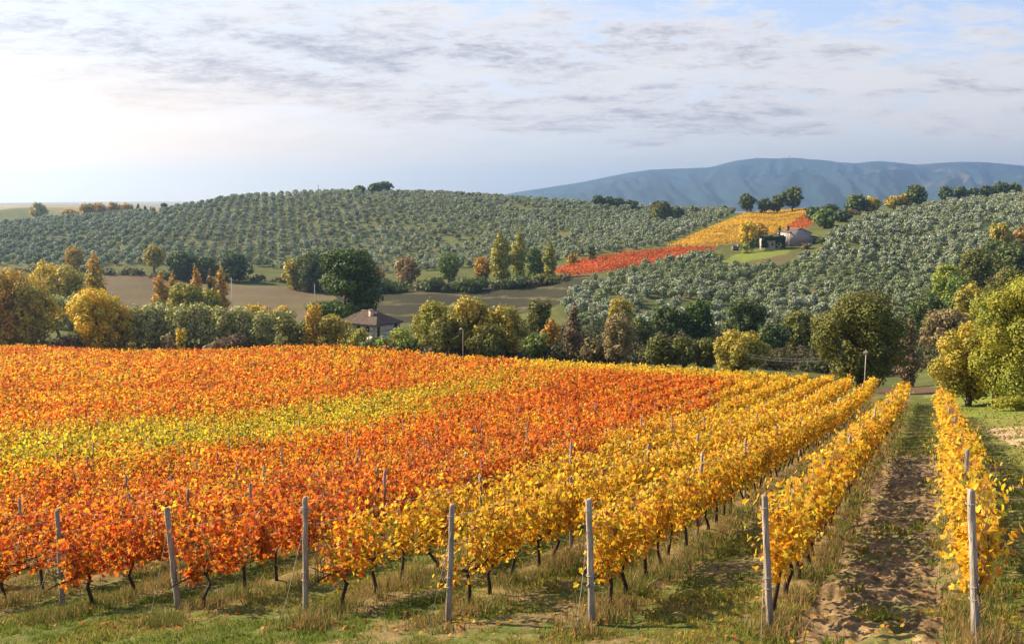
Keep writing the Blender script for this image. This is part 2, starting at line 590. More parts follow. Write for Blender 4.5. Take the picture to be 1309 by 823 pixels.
def build_ground():
    ang = np.radians(np.linspace(-52, 52, 900))
    rs = [4.0]
    while rs[-1] < 60:
        rs.append(rs[-1] + max(0.07, rs[-1] * 0.006))
    while rs[-1] < 1000:
        rs.append(rs[-1] * 1.0055)
    while rs[-1] < 12500:
        rs.append(rs[-1] * 1.05)
    rs = np.array(rs)
    A, R = np.meshgrid(ang, rs)
    X, Y = R * np.sin(A), R * np.cos(A)
    # radial look-up keeps this quick: exact TPS everywhere
    Z = land(X, Y)
    s, t = st(X, Y)
    px, py = project(X, Y, Z)
    D = Y
    C = np.zeros(X.shape + (3,))

    def paint(mask, col):
        m = np.clip(mask, 0, 1)[..., None]
        C[:] = C * (1 - m) + np.asarray(col) * m

    n1 = fbm(X / 6, Y / 6, 3)
    n2 = fbm(X / 0.9, Y / 0.9, 5)
    n3 = fbm(X / 45, Y / 45, 7)
    nf = fbm(X / 0.22, Y / 0.22, 9, 3)
    green, dry, soil = np.array((0.072, 0.092, 0.022)), np.array((0.15, 0.112, 0.048)), np.array((0.145, 0.106, 0.060))
    C[:] = green
    paint(smooth(n3, 0.35, 0.7) * 0.6, (0.17, 0.16, 0.055))
    far = smooth(D, 1000, 1800)
    paint(far, (0.17, 0.14, 0.065))
    paint(far * smooth(fbm(X / 260, Y / 420, 21), 0.45, 0.6) * 0.8, (0.24, 0.19, 0.10))
    paint(smooth(D, 95, 150) * (1 - smooth(D, 900, 1300)) * .85, np.array((0.060, 0.070, 0.024)) * (0.7 + .8 * n1[..., None]))
    # fields seen in the valley
    jx, jy = (n1 - 0.5) * 8, (n1 - 0.5) * 4
    mid = (D > 205) & (D < 900)
    for poly, col in ((MEADOW_DRY, (0.10, 0.075, 0.052)), (PLOUGH, (0.026, 0.025, 0.019))):  # plough colour lowered to hold shade cast by trees and hill
        paint((inpoly(px + jx, py + jy, poly) & mid) * (0.75 + 0.25 * n2), col)
    strip = np.sin((py + (n1 - 0.5) * 6 - px * 0.03) * 0.55)
    paint((inpoly(px, py, MEADOW_DRY) & mid) * smooth(strip, 0.55, 0.95) * 0.6, (0.10, 0.105, 0.035))
    paint((inpoly(px, py, PLOUGH) & mid) * smooth(np.sin((py - px * 0.05 + (n1 - .5) * 9) * 0.42), 0.8, 0.98) * 0.5, (0.13, 0.115, 0.05))
    ga = inpoly(px, py, GROVE_A) & (D > 440) & (D < 1000)
    gb = inpoly(px, py, GROVE_B) & (D > 235) & (D < 780)
    paint(ga * 1.0, (0.080, 0.095, 0.036))  # grove floor darkened: shade under the olives is in the colour
    paint(ga * smooth(n1, 0.5, 0.7) * 0.6, (0.12, 0.105, 0.05))
    paint(gb * 1.0, (0.055, 0.070, 0.026))  # darker green with tree shade painted in, as in the first grove
    paint(gb * smooth(n1, 0.5, 0.7) * 0.5, (0.15, 0.13, 0.07))
    paint((inpoly(px, py, RED_FIELD) & mid) * 1.0, (0.20, 0.10, 0.05))
    paint((inpoly(px, py, YEL_FIELD) & mid) * 1.0, (0.24, 0.18, 0.05))
    paint((inpoly(px, py, RED_STRIP) & mid) * 1.0, (0.22, 0.10, 0.05))
    paint((inpoly(px + jx * .3, py + jy * .3, LAWN) & mid) * 1.0, (0.125, 0.155, 0.032))
    paint((inpoly(px, py, [(915, 338), (930, 344), (1005, 338), (1015, 322), (960, 334)]) & mid) * 0.7, (0.10, 0.075, 0.04))
    # right-hand verge and valley
    right = (D < 135) & (t < 0.6)
    paint(right * (0.4 + 0.5 * smooth(n1, 0.3, 0.7)), (0.17, 0.17, 0.045))
    paint(right * smooth(n2, 0.5, 0.75) * 0.5, dry)
    paint(right * smooth(px, 1120, 1200) * (D > 60) * 0.5, (0.11, 0.17, 0.03))
    paint((inpoly(px + jx * .6, py + jy * .6, DIRT1) & (D < 150)) * 1.0, (0.36, 0.25, 0.17))
    paint((inpoly(px + jx * .6, py + jy * .6, DIRT2) & (D < 150)) * 1.0, (0.36, 0.25, 0.17))
    paint((inpoly(px, py, BROWN) & (D > 95) & (D < 220)) * 1.0, (0.085, 0.058, 0.038))
    # the vineyard floor
    vine = (D < row_edge(px) + 3) & (t > -1.6)
    dd = np.min(np.abs(t[..., None] - ROW_T[None, None, :40]), axis=-1) if False else None
    tt = t.ravel()
    idx = np.clip(np.searchsorted(ROW_T, tt), 1, len(ROW_T) - 1)
    dist = np.minimum(np.abs(tt - ROW_T[idx - 1]), np.abs(tt - ROW_T[idx])).reshape(t.shape)
    inside = vine & (s > 12)
    paint(inside * 1.0, green * (0.75 + 0.6 * n2[..., None]))
    paint(inside * smooth(n2 + (n1 - .5), 0.42, 0.72) * 0.75, (0.13, 0.12, 0.04))
    paint(inside * smooth(nf * 0.6 + n2 * 0.4, 0.5, 0.68) * 0.55, soil)
    paint(inside * smooth(s + (n1 - .5) * 2, 13.6, 16.5) * smooth(0.75 - dist + (n2 - .5) * .5, 0.2, 0.5) * 0.8, dry * (0.55 + 0.8 * n2[..., None]))
    # bare worked lane between the two outermost rows
    lane = np.clip((t - ROW_T[0]) / (ROW_T[1] - ROW_T[0]), 0, 1)
    bare = inside * smooth(lane + (n2 - .5) * .16, 0.06, 0.18) * smooth(lane + (n2 - .5) * .16, 0.95, 0.84) * (1 - smooth(s + (n1 - .5) * 14, 34, 48))
    paint(bare, soil * (0.7 + 0.7 * nf[..., None]) * 1.15)
    paint(bare * smooth(fbm(X / .12, Y / .12, 33, 2), 0.5, 0.7) * .7, soil * .45)
    paint(bare * smooth(fbm(X / .6 + s * .3, Y / .6, 31), 0.55, 0.72) * 0.7, green * 1.1)
    lane2 = inside & (t > ROW_T[1]) & (t < ROW_T[4])
    paint(lane2 * smooth(n2 * .5 + fbm(s / 3, t / .35, 41) * .5, 0.48, 0.62) * 0.7, (0.16, 0.115, 0.06))
    # relief: clods on bare soil, a low bank under each row, tussocks
    clod = (fbm(X / .34, Y / .34, 13, 3) - .5) * 0.26 + (fbm(X / .10, Y / .10, 15, 2) - .5) * .10
    near = 1 - smooth(R, 40, 75)
    Z = Z + near * (bare * (clod - 0.05) + inside * (0.12 * smooth(s, 14.5, 18.0) * smooth(0.8 - dist, 0.2, 0.75) + (n2 - .5) * 0.10 + (nf - .5) * 0.035) * (1 - bare * .6))
    Z = Z + near * ((~inside) * ((n2 - .5) * .14 + (nf - .5) * .03))
    nr, na = X.shape
    V = np.stack([X, Y, Z], -1).reshape(-1, 3)
    i = np.arange(nr * na).reshape(nr, na)
    q = np.stack([i[:-1, :-1], i[:-1, 1:], i[1:, 1:], i[1:, :-1]], -1).reshape(-1, 4)[:, ::-1]
    nf_ = len(q)
    C *= (0.86 + 0.28 * nf[..., None])
    m = bpy.data.materials.new('ground')
    m.use_nodes = True
    g = NT(m.node_tree)
    a = g.n('ShaderNodeAttribute', attribute_name='col')
    geo = g.n('ShaderNodeNewGeometry')
    nz = g.noise(geo.outputs['Position'], 9.0, 6.0, 0.65)
    nz2 = g.noise(geo.outputs['Position'], 0.6, 6.0, 0.65)
    f = g.math('MULTIPLY', g.ramp(nz, 0.25, 0.75, 0.6, 1.4, False), g.ramp(nz2, 0.25, 0.75, 0.75, 1.25, False))
    sc = g.n('ShaderNodeVectorMath', operation='SCALE')
    g.l(a.outputs['Color'], sc.inputs[0])
    g.l(f, sc.inputs['Scale'])
    p = g.n('ShaderNodeBsdfPrincipled')
    p.inputs['Roughness'].default_value = 0.95
    p.inputs['Specular IOR Level'].default_value = 0.05
    g.l(sc.outputs[0], p.inputs['Base Color'])
    b = g.n('ShaderNodeBump')
    b.inputs['Strength'].default_value = 0.7
    b.inputs['Distance'].default_value = 0.06
    g.l(nz, b.inputs['Height'])
    g.l(b.outputs[0], p.inputs['Normal'])
    o = g.n('ShaderNodeOutputMaterial')
    g.l(p.outputs[0], o.inputs[0])
    me = mesh_arrays('ground', V, q.ravel(), np.arange(nf_) * 4, np.full(nf_, 4), C.reshape(-1, 3), m, True)
    tag(link('ground', me), kind='structure')


build_ground()


# ------------------------------------------------------------------ the blue ridge
def build_mountains():
    sx = [-300, 400, 560, 640, 660, 700, 740, 760, 800, 830, 850, 880, 905, 920, 935, 950, 965, 985, 1010, 1030, 1050, 1070, 1090, 1105, 1120, 1140, 1165, 1185, 1200, 1225, 1250, 1280, 1309, 1400, 1600, 1900]
    sy = [275, 270, 262, 250, 246, 240, 234, 230, 222, 218, 217, 216, 215, 211, 207, 205, 203, 204, 203, 205, 206.5, 209, 210, 208, 207, 209, 211.5, 210, 209, 208, 208.5, 211, 214, 218, 214, 240]
    cols = np.linspace(-100, 1750, 560)
    sky = np.interp(cols, sx, sy)
    k = np.array([1, 2, 3, 2, 1]) / 9.0
    sky = np.convolve(np.pad(sky, 2, 'edge'), k, 'valid')
    tt = np.concatenate([np.linspace(0, 1, 120), np.linspace(1.02, 1.35, 14)])
    T, PXX = np.meshgrid(tt, cols, indexing='ij')
    S = np.broadcast_to(sky, T.shape)
    D0, D1 = 4600.0, 7600.0
    D = D0 + (D1 - D0) * T
    ux = (PXX - 654.5) / F
    X, Y = ux * D, D
    peak = (HORIZON - S) / F * D1 * 1.0
    # spurs running down from the crest
    ridge = 1 - np.abs(2 * fbm(PXX / 42 + T * 0.9 + fbm(PXX / 160, T * 2, 91) * 1.2, T * 1.3, 61, 5) - 1)
    base = T ** 1.25
    env = np.sin(np.clip(T, 0, 1) * math.pi) ** 0.8
    h = peak * (base + env * (ridge - 0.62) * 0.68)
    back = np.clip((T - 1) / 0.35, 0, 1)
    h = np.where(T > 1, peak * (1 - back), h) - 40 + 40 * np.clip(T, 0, 1)
    # keep the crest the highest line seen
    lim = (HORIZON - S) / F * D - 2
    h = np.where(T < 0.97, np.minimum(h, lim - (1 - T) * 12), h)
    V = np.stack([X, Y, h], -1).reshape(-1, 3)
    nr, na = X.shape
    i = np.arange(nr * na).reshape(nr, na)
    q = np.stack([i[:-1, :-1], i[:-1, 1:], i[1:, 1:], i[1:, :-1]], -1).reshape(-1, 4)
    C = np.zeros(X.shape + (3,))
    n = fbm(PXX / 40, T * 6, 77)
    C[:] = np.array((0.016, 0.031, 0.040))  # dark woods, with some blue of the distant air mixed into the colour
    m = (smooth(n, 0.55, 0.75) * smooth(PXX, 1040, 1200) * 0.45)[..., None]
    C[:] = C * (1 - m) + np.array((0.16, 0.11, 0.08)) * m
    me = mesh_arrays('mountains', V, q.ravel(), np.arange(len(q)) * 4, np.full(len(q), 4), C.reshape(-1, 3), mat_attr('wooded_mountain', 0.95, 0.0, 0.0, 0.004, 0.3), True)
    tag(link('mountains', me), kind='structure')


build_mountains()


# ------------------------------------------------------------------ haze
def build_haze():
    mb = MB()
    mb.box((-13500, -400, -300), (13500, 13500, 420))
    m = bpy.data.materials.new('haze_air')
    m.use_nodes = True
    g = NT(m.node_tree)
    v = g.n('ShaderNodeVolumePrincipled')
    v.inputs['Color'].default_value = (0.40, 0.64, 1.0, 1)
    v.inputs['Density'].default_value = HAZE
    v.inputs['Anisotropy'].default_value = 0.75
    o = g.n('ShaderNodeOutputMaterial')
    g.l(v.outputs[0], o.inputs['Volume'])
    tag(link('haze', mb.mesh('haze', m)), kind='stuff')


HAZE = 0.00012
build_haze()

# ------------------------------------------------------------------ words
ORD = ['first', 'second', 'third', 'fourth', 'fifth', 'sixth', 'seventh', 'eighth', 'ninth', 'tenth', 'eleventh', 'twelfth', 'thirteenth',
       'fourteenth', 'fifteenth', 'sixteenth', 'seventeenth', 'eighteenth', 'nineteenth', 'twentieth']


# ------------------------------------------------------------------ buildings
def wall_with_holes(mb, p0, p1, zb, zt, holes, col, th=0.35):
    """wall from p0 to p1 (x, y), thickness inward on its left; holes = (u0, u1, z0, z1)"""
    p0, p1 = np.array(p0, float), np.array(p1, float)
    L = np.linalg.norm(p1 - p0)
    ang = math.atan2(p1[1] - p0[1], p1[0] - p0[0])
    us = sorted({0.0, L, *[h[0] for h in holes], *[h[1] for h in holes]})
    zs = sorted({zb, zt, *[h[2] for h in holes], *[h[3] for h in holes]})
    for a, b in zip(us[:-1], us[1:]):
        for c, d in zip(zs[:-1], zs[1:]):
            m, n = (a + b) / 2, (c + d) / 2
            if any(h[0] < m < h[1] and h[2] < n < h[3] for h in holes):
                continue
            mb.box((a, 0, c), (b, th, d), col, ang, (p0[0], p0[1], 0))


def add_opening(root, kind, p0, p1, u0, u1, z0, z1, leafcol, framecol):
    p0, p1 = np.array(p0, float), np.array(p1, float)
    ang = math.atan2(p1[1] - p0[1], p1[0] - p0[0])
    f = MB()
    w = 0.09
    for lo, hi in (((u0, 0.10, z0), (u0 + w, 0.22, z1)), ((u1 - w, 0.10, z0), (u1, 0.22, z1)), ((u0 + w, 0.10, z1 - w), (u1 - w, 0.22, z1)), ((u0 + w, 0.10, z0), (u1 - w, 0.22, z0 + w))):
        f.box(lo, hi, framecol, ang, (p0[0], p0[1], 0))
    b = MB()
    b.box((u0 + w, 0.14, z0 + w), (u1 - w, 0.18, z1 - w), leafcol, ang, (p0[0], p0[1], 0))
    if kind == 'window':
        o = link('window', f.mesh('window', M_STONE), root)
        link('pane', b.mesh('pane', M_METAL), o)
    else:
        o = link('door', b.mesh('door', M_METAL), root)
        link('door_frame', f.mesh('door_frame', M_STONE), o)


def tiled_roof(mb, L, W, zt, rise, over, col, hip=0.0):
    """pitched roof over the box 0..L x 0..W; tile courses as shallow ridges; hip = inset of the ridge ends"""
    nr = int((L + 2 * over) / 0.45)
    a0, a1, b0, b1 = -over, L + over, -over, W + over
    mid = W / 2
    zr, ze = zt + rise, zt - rise * over / (W / 2) + 0.12
    for side in (0, 1):
        yb = b0 if side == 0 else b1
        for k in range(nr):
            xa, xb = a0 + (a1 - a0) * k / nr, a0 + (a1 - a0) * (k + 1) / nr
            xm = (xa + xb) / 2

            def top(x):
                if hip <= 0:
                    return 1.0
                return float(np.clip(min(x - a0, a1 - x) / (hip + over), 0, 1))
            pts = []
            for x, dz in ((xa, 0.0), (xm, 0.09), (xb, 0.0)):
                f = top(x)
                pts.append(((x, yb, ze + dz), (x, yb + (mid - yb) * f, ze + (zr - ze) * f + dz)))
            cc = np.array(col) * (0.75 + 0.5 * RNG.random())
            v = [pts[0][0], pts[1][0], pts[1][1], pts[0][1], pts[2][0], pts[2][1]]
            fs = [(0, 1, 2, 3), (1, 4, 5, 2)]
            if side:
                fs = [f[::-1] for f in fs]
            mb.add(v, fs, cc)
    if hip > 0:
        for x0, xi in ((a0, a0 + hip + over), (a1, a1 - hip - over)):
            fs = (0, 1, 2) if x0 == a1 else (2, 1, 0)
            mb.add([(x0, b0, ze + 0.05), (x0, b1, ze + 0.05), (xi, mid, zr + 0.05)], [fs], np.array(col) * 0.9)
    # underside and eaves board
    mb.box((a0 + .1, b0 + .1, ze - 0.10), (a1 - .1, b1 - .1, ze - 0.02), np.array(col) * 0.6)
    r0, r1 = (a0 + hip + over, a1 - hip - over) if hip > 0 else (a0, a1)
    mb.tube([(r0, mid, zr + 0.05), (r1, mid, zr + 0.05)], 0.16, 6, np.array(col) * 1.1)


def place_root(name, px, py, D, rz, label, cat, sink=0.0):
    x, y, _ = at(px, py, D)
    return empty(name, (x, y, land1(x, y) - sink), label, cat, None, rz)


def farmhouse():
    r = place_root('farmhouse', 481, 430, 205, math.radians(-35), 'low farmhouse with brown tiled roof and white wall, half hidden behind the autumn hedge', 'house')
    r.location.z = at(481, 431, 205)[2]
    L, W, H = 10.5, 7.5, 2.7
    white = (0.46, 0.42, 0.37)
    c = [(-L, 0), (0, 0), (0, W), (-L, W)]
    # the near corner is the origin; front wall on -x, right wall on +y
    mb = MB()
    h_right = [(0.35, 1.15, 0.0, 2.1), (5.6, 6.7, 0.9, 2.3)]
    h_front = [(1.2, 2.2, 0.9, 2.1), (5.0, 6.0, 0.0, 2.1), (7.6, 8.6, 0.9, 2.1)]
    wall_with_holes(mb, c[1], c[2], -1.5, H, h_right, white)
    wall_with_holes(mb, (c[0][0], 0), (c[1][0] - .36, 0), -1.5, H, h_front, white)
    wall_with_holes(mb, c[2], c[3], -1.5, H, [], white)
    wall_with_holes(mb, (c[3][0], W - .36), (c[3][0], .36), -1.5, H, [], white)
    link('wall', mb.mesh('wall', M_STONE), r)
    for k, (u0, u1, z0, z1) in enumerate(h_right):
        add_opening(r, 'door' if z0 == 0 else 'window', c[1], c[2], u0, u1, z0, z1, (0.02, 0.02, 0.02), (0.10, 0.07, 0.05))
    for k, (u0, u1, z0, z1) in enumerate(h_front):
        add_opening(r, 'door' if z0 == 0 else 'window', c[0], c[1], u0, u1, z0, z1, (0.02, 0.02, 0.02), (0.10, 0.07, 0.05))
    rf = MB()
    tiled_roof(rf, L, W, H, 2.1, 0.6, (0.085, 0.062, 0.052), hip=3.0)
    ro = link('roof', rf.mesh('roof', M_STONE), r)
    ro.location = (-L, 0, 0)
    ch = MB()
    ch.box((6.6, 2.0, H + 0.4), (7.5, 2.9, H + 2.5), (0.50, 0.40, 0.33))
    ch.box((6.5, 1.9, H + 2.5), (7.6, 3.0, H + 2.66), (0.22, 0.13, 0.09))
    link('chimney', ch.mesh('chimney', M_STONE), ro)


def stone_barn():
    r = place_root('stone_barn', 1009, 312, 470, math.radians(12), 'grey stone barn with a low gabled roof on the hill beside two thin cypresses', 'barn', 0.3)
    r.location.z = at(1009, 310, 470)[2]
    L, W, H = 11.2, 12.0, 5.0
    col = (0.30, 0.27, 0.26)
    mb = MB()
    # gable end faces the camera: pentagon wall with thickness
    def gable(y0, y1):
        pts = [(0, -1.5), (L, -1.5), (L, H - .6), (L * .5, H + 1.6), (0, H - .2)]
        v = [(x, y0, z) for x, z in pts] + [(x, y1, z) for x, z in pts]
        mb.add(v, [(0, 1, 2, 3, 4), (9, 8, 7, 6, 5)] + [(i, i + 5, (i + 1) % 5 + 5, (i + 1) % 5) for i in range(5)], col)
    gable(0, 0.5)
    gable(W - .5, W)
    mb.box((0, 0.5, -1.5), (0.5, W - .5, H - .25), col)
    mb.box((L - .5, 0.5, -1.5), (L, W - .5, H - .65), col)
    link('wall', mb.mesh('wall', M_STONE), r)
    rf = MB()
    for x0, z0, x1, z1 in ((-.4, H - .15, L * .5, H + 1.8), (L + .4, H - .6, L * .5, H + 1.8)):
        n = 24
        for k in range(n):
            ya, yb = -.4 + (W + .8) * k / n, -.4 + (W + .8) * (k + 1) / n
            c = np.array((0.13, 0.092, 0.078)) * (0.8 + .4 * RNG.random())
            rf.add([(x0, ya, z0), (x1, ya, z1), (x1, yb, z1), (x0, yb, z0), (x0, ya, z0 - .15), (x1, ya, z1 - .15), (x1, yb, z1 - .15), (x0, yb, z0 - .15)],
                   [(0, 1, 2, 3), (7, 6, 5, 4), (0, 4, 5, 1), (2, 6, 7, 3), (0, 3, 7, 4)], c)
    link('roof', rf.mesh('roof', M_STONE), r)
    # lower lean-to on the shaded side
    ln = MB()
    ln.box((L + .02, 1.0, -1.5), (L + 4.6, W - 1.5, 2.3), np.array(col) * .95)
    lo = link('lean_to', ln.mesh('lean_to', M_STONE), r)
    lr = MB()
    lr.add([(L + .02, .6, 3.3), (L + 5.0, .6, 2.35), (L + 5.0, W - 1.1, 2.35), (L + .02, W - 1.1, 3.3), (L + .02, .6, 3.12), (L + 5.0, .6, 2.17), (L + 5.0, W - 1.1, 2.17), (L + .02, W - 1.1, 3.12)],
           [(0, 1, 2, 3), (7, 6, 5, 4), (0, 4, 5, 1), (1, 5, 6, 2), (2, 6, 7, 3)], (0.17, 0.13, 0.115))
    link('lean_to_roof', lr.mesh('lean_to_roof', M_STONE), lo)
    dr = MB()
    dr.box((L + 1.4, 0.9, -.6), (L + 3.0, 0.98, 1.9), (0.05, 0.04, 0.035))
    link('door', dr.mesh('door', M_METAL), lo)


def ivy_cottage():
    r = place_root('cottage', 977, 318, 462, math.radians(6), 'small stone cottage smothered in dark green ivy on the hilltop lawn', 'house', 0.3)
    r.location.z = at(977, 317, 462)[2]
    col = (0.36, 0.31, 0.27)
    mb = MB()
    wall_with_holes(mb, (0, 0), (9.2, 0), -1.2, 4.4, [(1.0, 2.0, 0, 2.1), (3.4, 4.3, 1.0, 2.2), (6.6, 7.6, 1.0, 2.2)], col)
    wall_with_holes(mb, (9.2, 0), (9.2, 6.5), -1.2, 4.4, [], col)
    wall_with_holes(mb, (9.2, 6.5), (0, 6.5), -1.2, 4.4, [], col)
    wall_with_holes(mb, (0, 6.14), (0, .36), -1.2, 4.4, [], col)
    link('wall', mb.mesh('wall', M_STONE), r)
    add_opening(r, 'door', (0, 0), (9.2, 0), 1.0, 2.0, 0, 2.1, (0.05, 0.04, 0.03), (0.12, 0.09, 0.07))
    for u in (3.4, 6.6):
        add_opening(r, 'window', (0, 0), (9.2, 0), u, u + .9, 1.0, 2.2, (0.02, 0.02, 0.02), (0.12, 0.09, 0.07))
    rf = MB()
    tiled_roof(rf, 9.2, 6.5, 4.4, 1.3, 0.35, (0.15, 0.085, 0.062))
    link('roof', rf.mesh('roof', M_STONE), r)
    # ivy over roof and walls
    n = 2600
    u = RNG.random((n, 3))
    x = -1.6 + u[:, 0] * 11.4
    wv = fbm(x / 1.7, u[:, 1] * 3, 5)
    z = 0.2 + u[:, 1] * 5.0
    y = -0.35 + (u[:, 2] - .5) * .7
    top = u[:, 2] > .55
    z = np.where(top, 4.6 + RNG.random(n) * 1.1, z)
    y = np.where(top, RNG.random(n) * 6.0 - .3, y)
    keep = (top & (wv > .58)) | (~top & ((x < 1.0) | (x > 5.4) | (z > 3.6)) & (np.abs(x - 7.0) + np.abs(z - 1.4) > 1.7))
    c = np.stack([x, y, z], 1)[keep]
    nr = np.stack([RNG.normal(0, .4, len(c)), -np.ones(len(c)), RNG.normal(.5, .5, len(c))], 1)
    cl = np.array((0.022, 0.052, 0.020)) * (0.6 + 1.0 * RNG.random((len(c), 1)))
    link('ivy', mesh_arrays('ivy', *leaf_arrays(c, nr, 0.75, cl, 'quad'), M_LEAF), r)


def ruined_wall():
    r = place_root('low_stone_wall', 936, 321, 470, math.radians(8), 'low broken stone wall with brown creeper at the edge of the hilltop lawn', 'wall', 0.2)
    mb = MB()
    x = 0.0
    while x < 9:
        w = 0.8 + RNG.random() * .8
        h = 2.6 - 1.6 * abs(x - 3) / 9 + RNG.random() * .7
        mb.box((x, 0, -1), (x + w - .004, .6, h), np.array((0.27, 0.22, 0.20)) * (.8 + .4 * RNG.random()))
        x += w
    link('masonry', mb.mesh('masonry', M_STONE), r)
    n = 500
    c = np.stack([RNG.random(n) * 9, -.2 + RNG.random(n) * .5, RNG.random(n) * 2.8], 1)
    c = c[fbm(c[:, 0] / 1.2, c[:, 2] / 1.2, 9) > .5]
    link('creeper', mesh_arrays('creeper', *leaf_arrays(c, RNG.normal(size=c.shape), .5, np.array((0.11, 0.07, 0.05)) * (.6 + RNG.random((len(c), 1)))), M_LEAF), r)


farmhouse()
stone_barn()
ivy_cottage()
ruined_wall()


# ------------------------------------------------------------------ trees
PAL = {
    'olive_gold': [(0.33, 0.284, 0.044), (0.226, 0.226, 0.042), (0.45, 0.346, 0.053)],
    'yellow': [(0.682, 0.473, 0.028), (0.528, 0.396, 0.033), (0.418, 0.363, 0.033)],
    'golden': [(0.529, 0.333, 0.04), (0.414, 0.276, 0.04), (0.299, 0.241, 0.034)],
    'orange': [(0.52, 0.3, 0.045), (0.42, 0.26, 0.045), (0.36, 0.235, 0.04)],
    'rust': [(0.27, 0.18, 0.075), (0.22, 0.155, 0.065), (0.3, 0.22, 0.085)],
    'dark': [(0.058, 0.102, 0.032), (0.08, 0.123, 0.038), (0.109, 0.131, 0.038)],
    'green': [(0.137, 0.201, 0.045), (0.177, 0.241, 0.048), (0.113, 0.169, 0.041)],
    'bright': [(0.235, 0.29, 0.041), (0.179, 0.262, 0.041), (0.304, 0.317, 0.048)],
    'pine': [(0.052, 0.100, 0.020), (0.075, 0.130, 0.024), (0.036, 0.075, 0.018)],
    'olive': [(0.26, 0.31, 0.215), (0.20, 0.245, 0.165), (0.33, 0.365, 0.255)],
    'olive_green': [(0.20, 0.25, 0.135), (0.165, 0.215, 0.115), (0.25, 0.29, 0.17)],
    'olive_warm': [(0.338, 0.355, 0.127), (0.287, 0.321, 0.118), (0.389, 0.389, 0.152)],
    'tan': [(0.27, 0.20, 0.10), (0.22, 0.175, 0.08), (0.20, 0.18, 0.07)],
    'bare': [(0.150, 0.108, 0.066), (0.120, 0.095, 0.055), (0.17, 0.125, 0.07)],
    'olive_dark': [(0.120, 0.135, 0.030), (0.090, 0.115, 0.028), (0.155, 0.150, 0.032)],
    'yellowgreen': [(0.237, 0.25, 0.03), (0.175, 0.206, 0.03), (0.338, 0.294, 0.033)],
}


def crown_arrays(rng, H, W, kind, pal, leaf, dens=1.0, base=0.12):
    """leaf clumps of one crown, standing on the origin"""
    pal = np.array(PAL[pal])
    lobes = []
    if kind == 'poplar':
        n = 16
        for i in range(n):
            f = (i + .5) / n
            z = H * (0.06 + 0.9 * f)
            r = W * .5 * (math.sin(math.pi * (0.12 + 0.86 * f ** 0.8)) ** 0.7) * (0.8 + .3 * rng.random())
            a = rng.random() * 6.28
            lobes.append((math.cos(a) * r * .35, math.sin(a) * r * .35, z, r * 1.0, H / n * 1.5))
    elif kind == 'pine':
        n = 34
        for i in range(n):
            f = rng.random()
            z = H * (0.14 + 0.82 * f)
            rr = W * .5 * (1.0 - 0.72 * max(0, f - .30) / .70) * (1 if f > .1 else .9)
            a = i * 2.399
            q = 0.30 + .70 * rng.random() ** .6
            rad = W * (.12 + .08 * rng.random())
            lobes.append((math.cos(a) * rr * q, math.sin(a) * rr * q, z, rad * 1.3, rad * .62))
    elif kind == 'shrub':
        n = 9
        for i in range(n):
            a = rng.random() * 6.28
            q = rng.random() ** .5 * .34
            lobes.append((math.cos(a) * W * q, math.sin(a) * W * q, H * (.22 + .5 * rng.random()), W * (.15 + .1 * rng.random()), H * (.2 + .1 * rng.random())))
    else:
        n = (34 if W > 7 else 26) if kind != 'bare' else 18
        for i in range(n):
            f = (i + .5) / n
            zc = -1 + 2 * f
            rr = math.sqrt(max(0.0, 1 - zc * zc * .92))
            a = i * 2.399 + rng.random() * .7
            q = (.44 + .48 * rng.random())
            rad = W * (.085 + .105 * rng.random())
            zz = H * (base + (1 - base) * (.5 + zc * .40)) + rng.normal(0, H * .02)
            lobes.append((math.cos(a) * W * .5 * rr * q, math.sin(a) * W * .5 * rr * q, zz, rad, rad * min(1.3, .75 * (1 - base) * H / W + .25)))
        for i in range(5):
            lobes.append((rng.normal(0, W * .09), rng.normal(0, W * .09), H * (base + (1 - base) * (.3 + .5 * rng.random())), W * .2, W * .18))
    lobes = np.array(lobes)
    area = sum(l[3] * (l[3] + l[4]) * 2.0 for l in lobes)
    thin = .45 if kind == 'bare' else 1.0
    per = np.maximum(6, (lobes[:, 3] * (lobes[:, 3] + lobes[:, 4]) * 7.5 / (leaf * leaf) * dens * thin)).astype(int)
    cen, nor, col = [], [], []
    for l, m in zip(lobes, per):
        d = rng.normal(size=(m, 3))
        d /= np.linalg.norm(d, axis=1, keepdims=True)
        r = (0.45 + .6 * rng.random(m) ** .55) * (0.82 + .36 * vnoise(d[:, 0] * 2.2 + l[0], d[:, 1] * 2.2 + d[:, 2] * 2 + l[2], 3))
        c = d * r[:, None] * np.array([l[3], l[3], l[4]]) + l[:3]
        c += np.stack([np.zeros(m), np.zeros(m), -rng.random(m) * l[4] * .15], 1)
        k = c[:, 2] > H * .02
        cen.append(c[k])
        nor.append((d + rng.normal(0, .40, (m, 3)) + (0, 0, .2))[k])
        w = rng.dirichlet((1.1, 1.1, 1.1))
        bc = (pal * w[:, None]).sum(0)
        cc = bc * (0.78 + .44 * rng.random((m, 1))) * (1 + rng.normal(0, .05, (m, 3)))
        col.append(np.clip(cc, .004, .9)[k])
    return lobes, leaf_arrays(np.concatenate(cen), np.concatenate(nor), leaf * (.75 + .5 * rng.random(sum(len(x) for x in cen))), np.concatenate(col), 'slim' if kind == 'bare' else 'quad', rng)


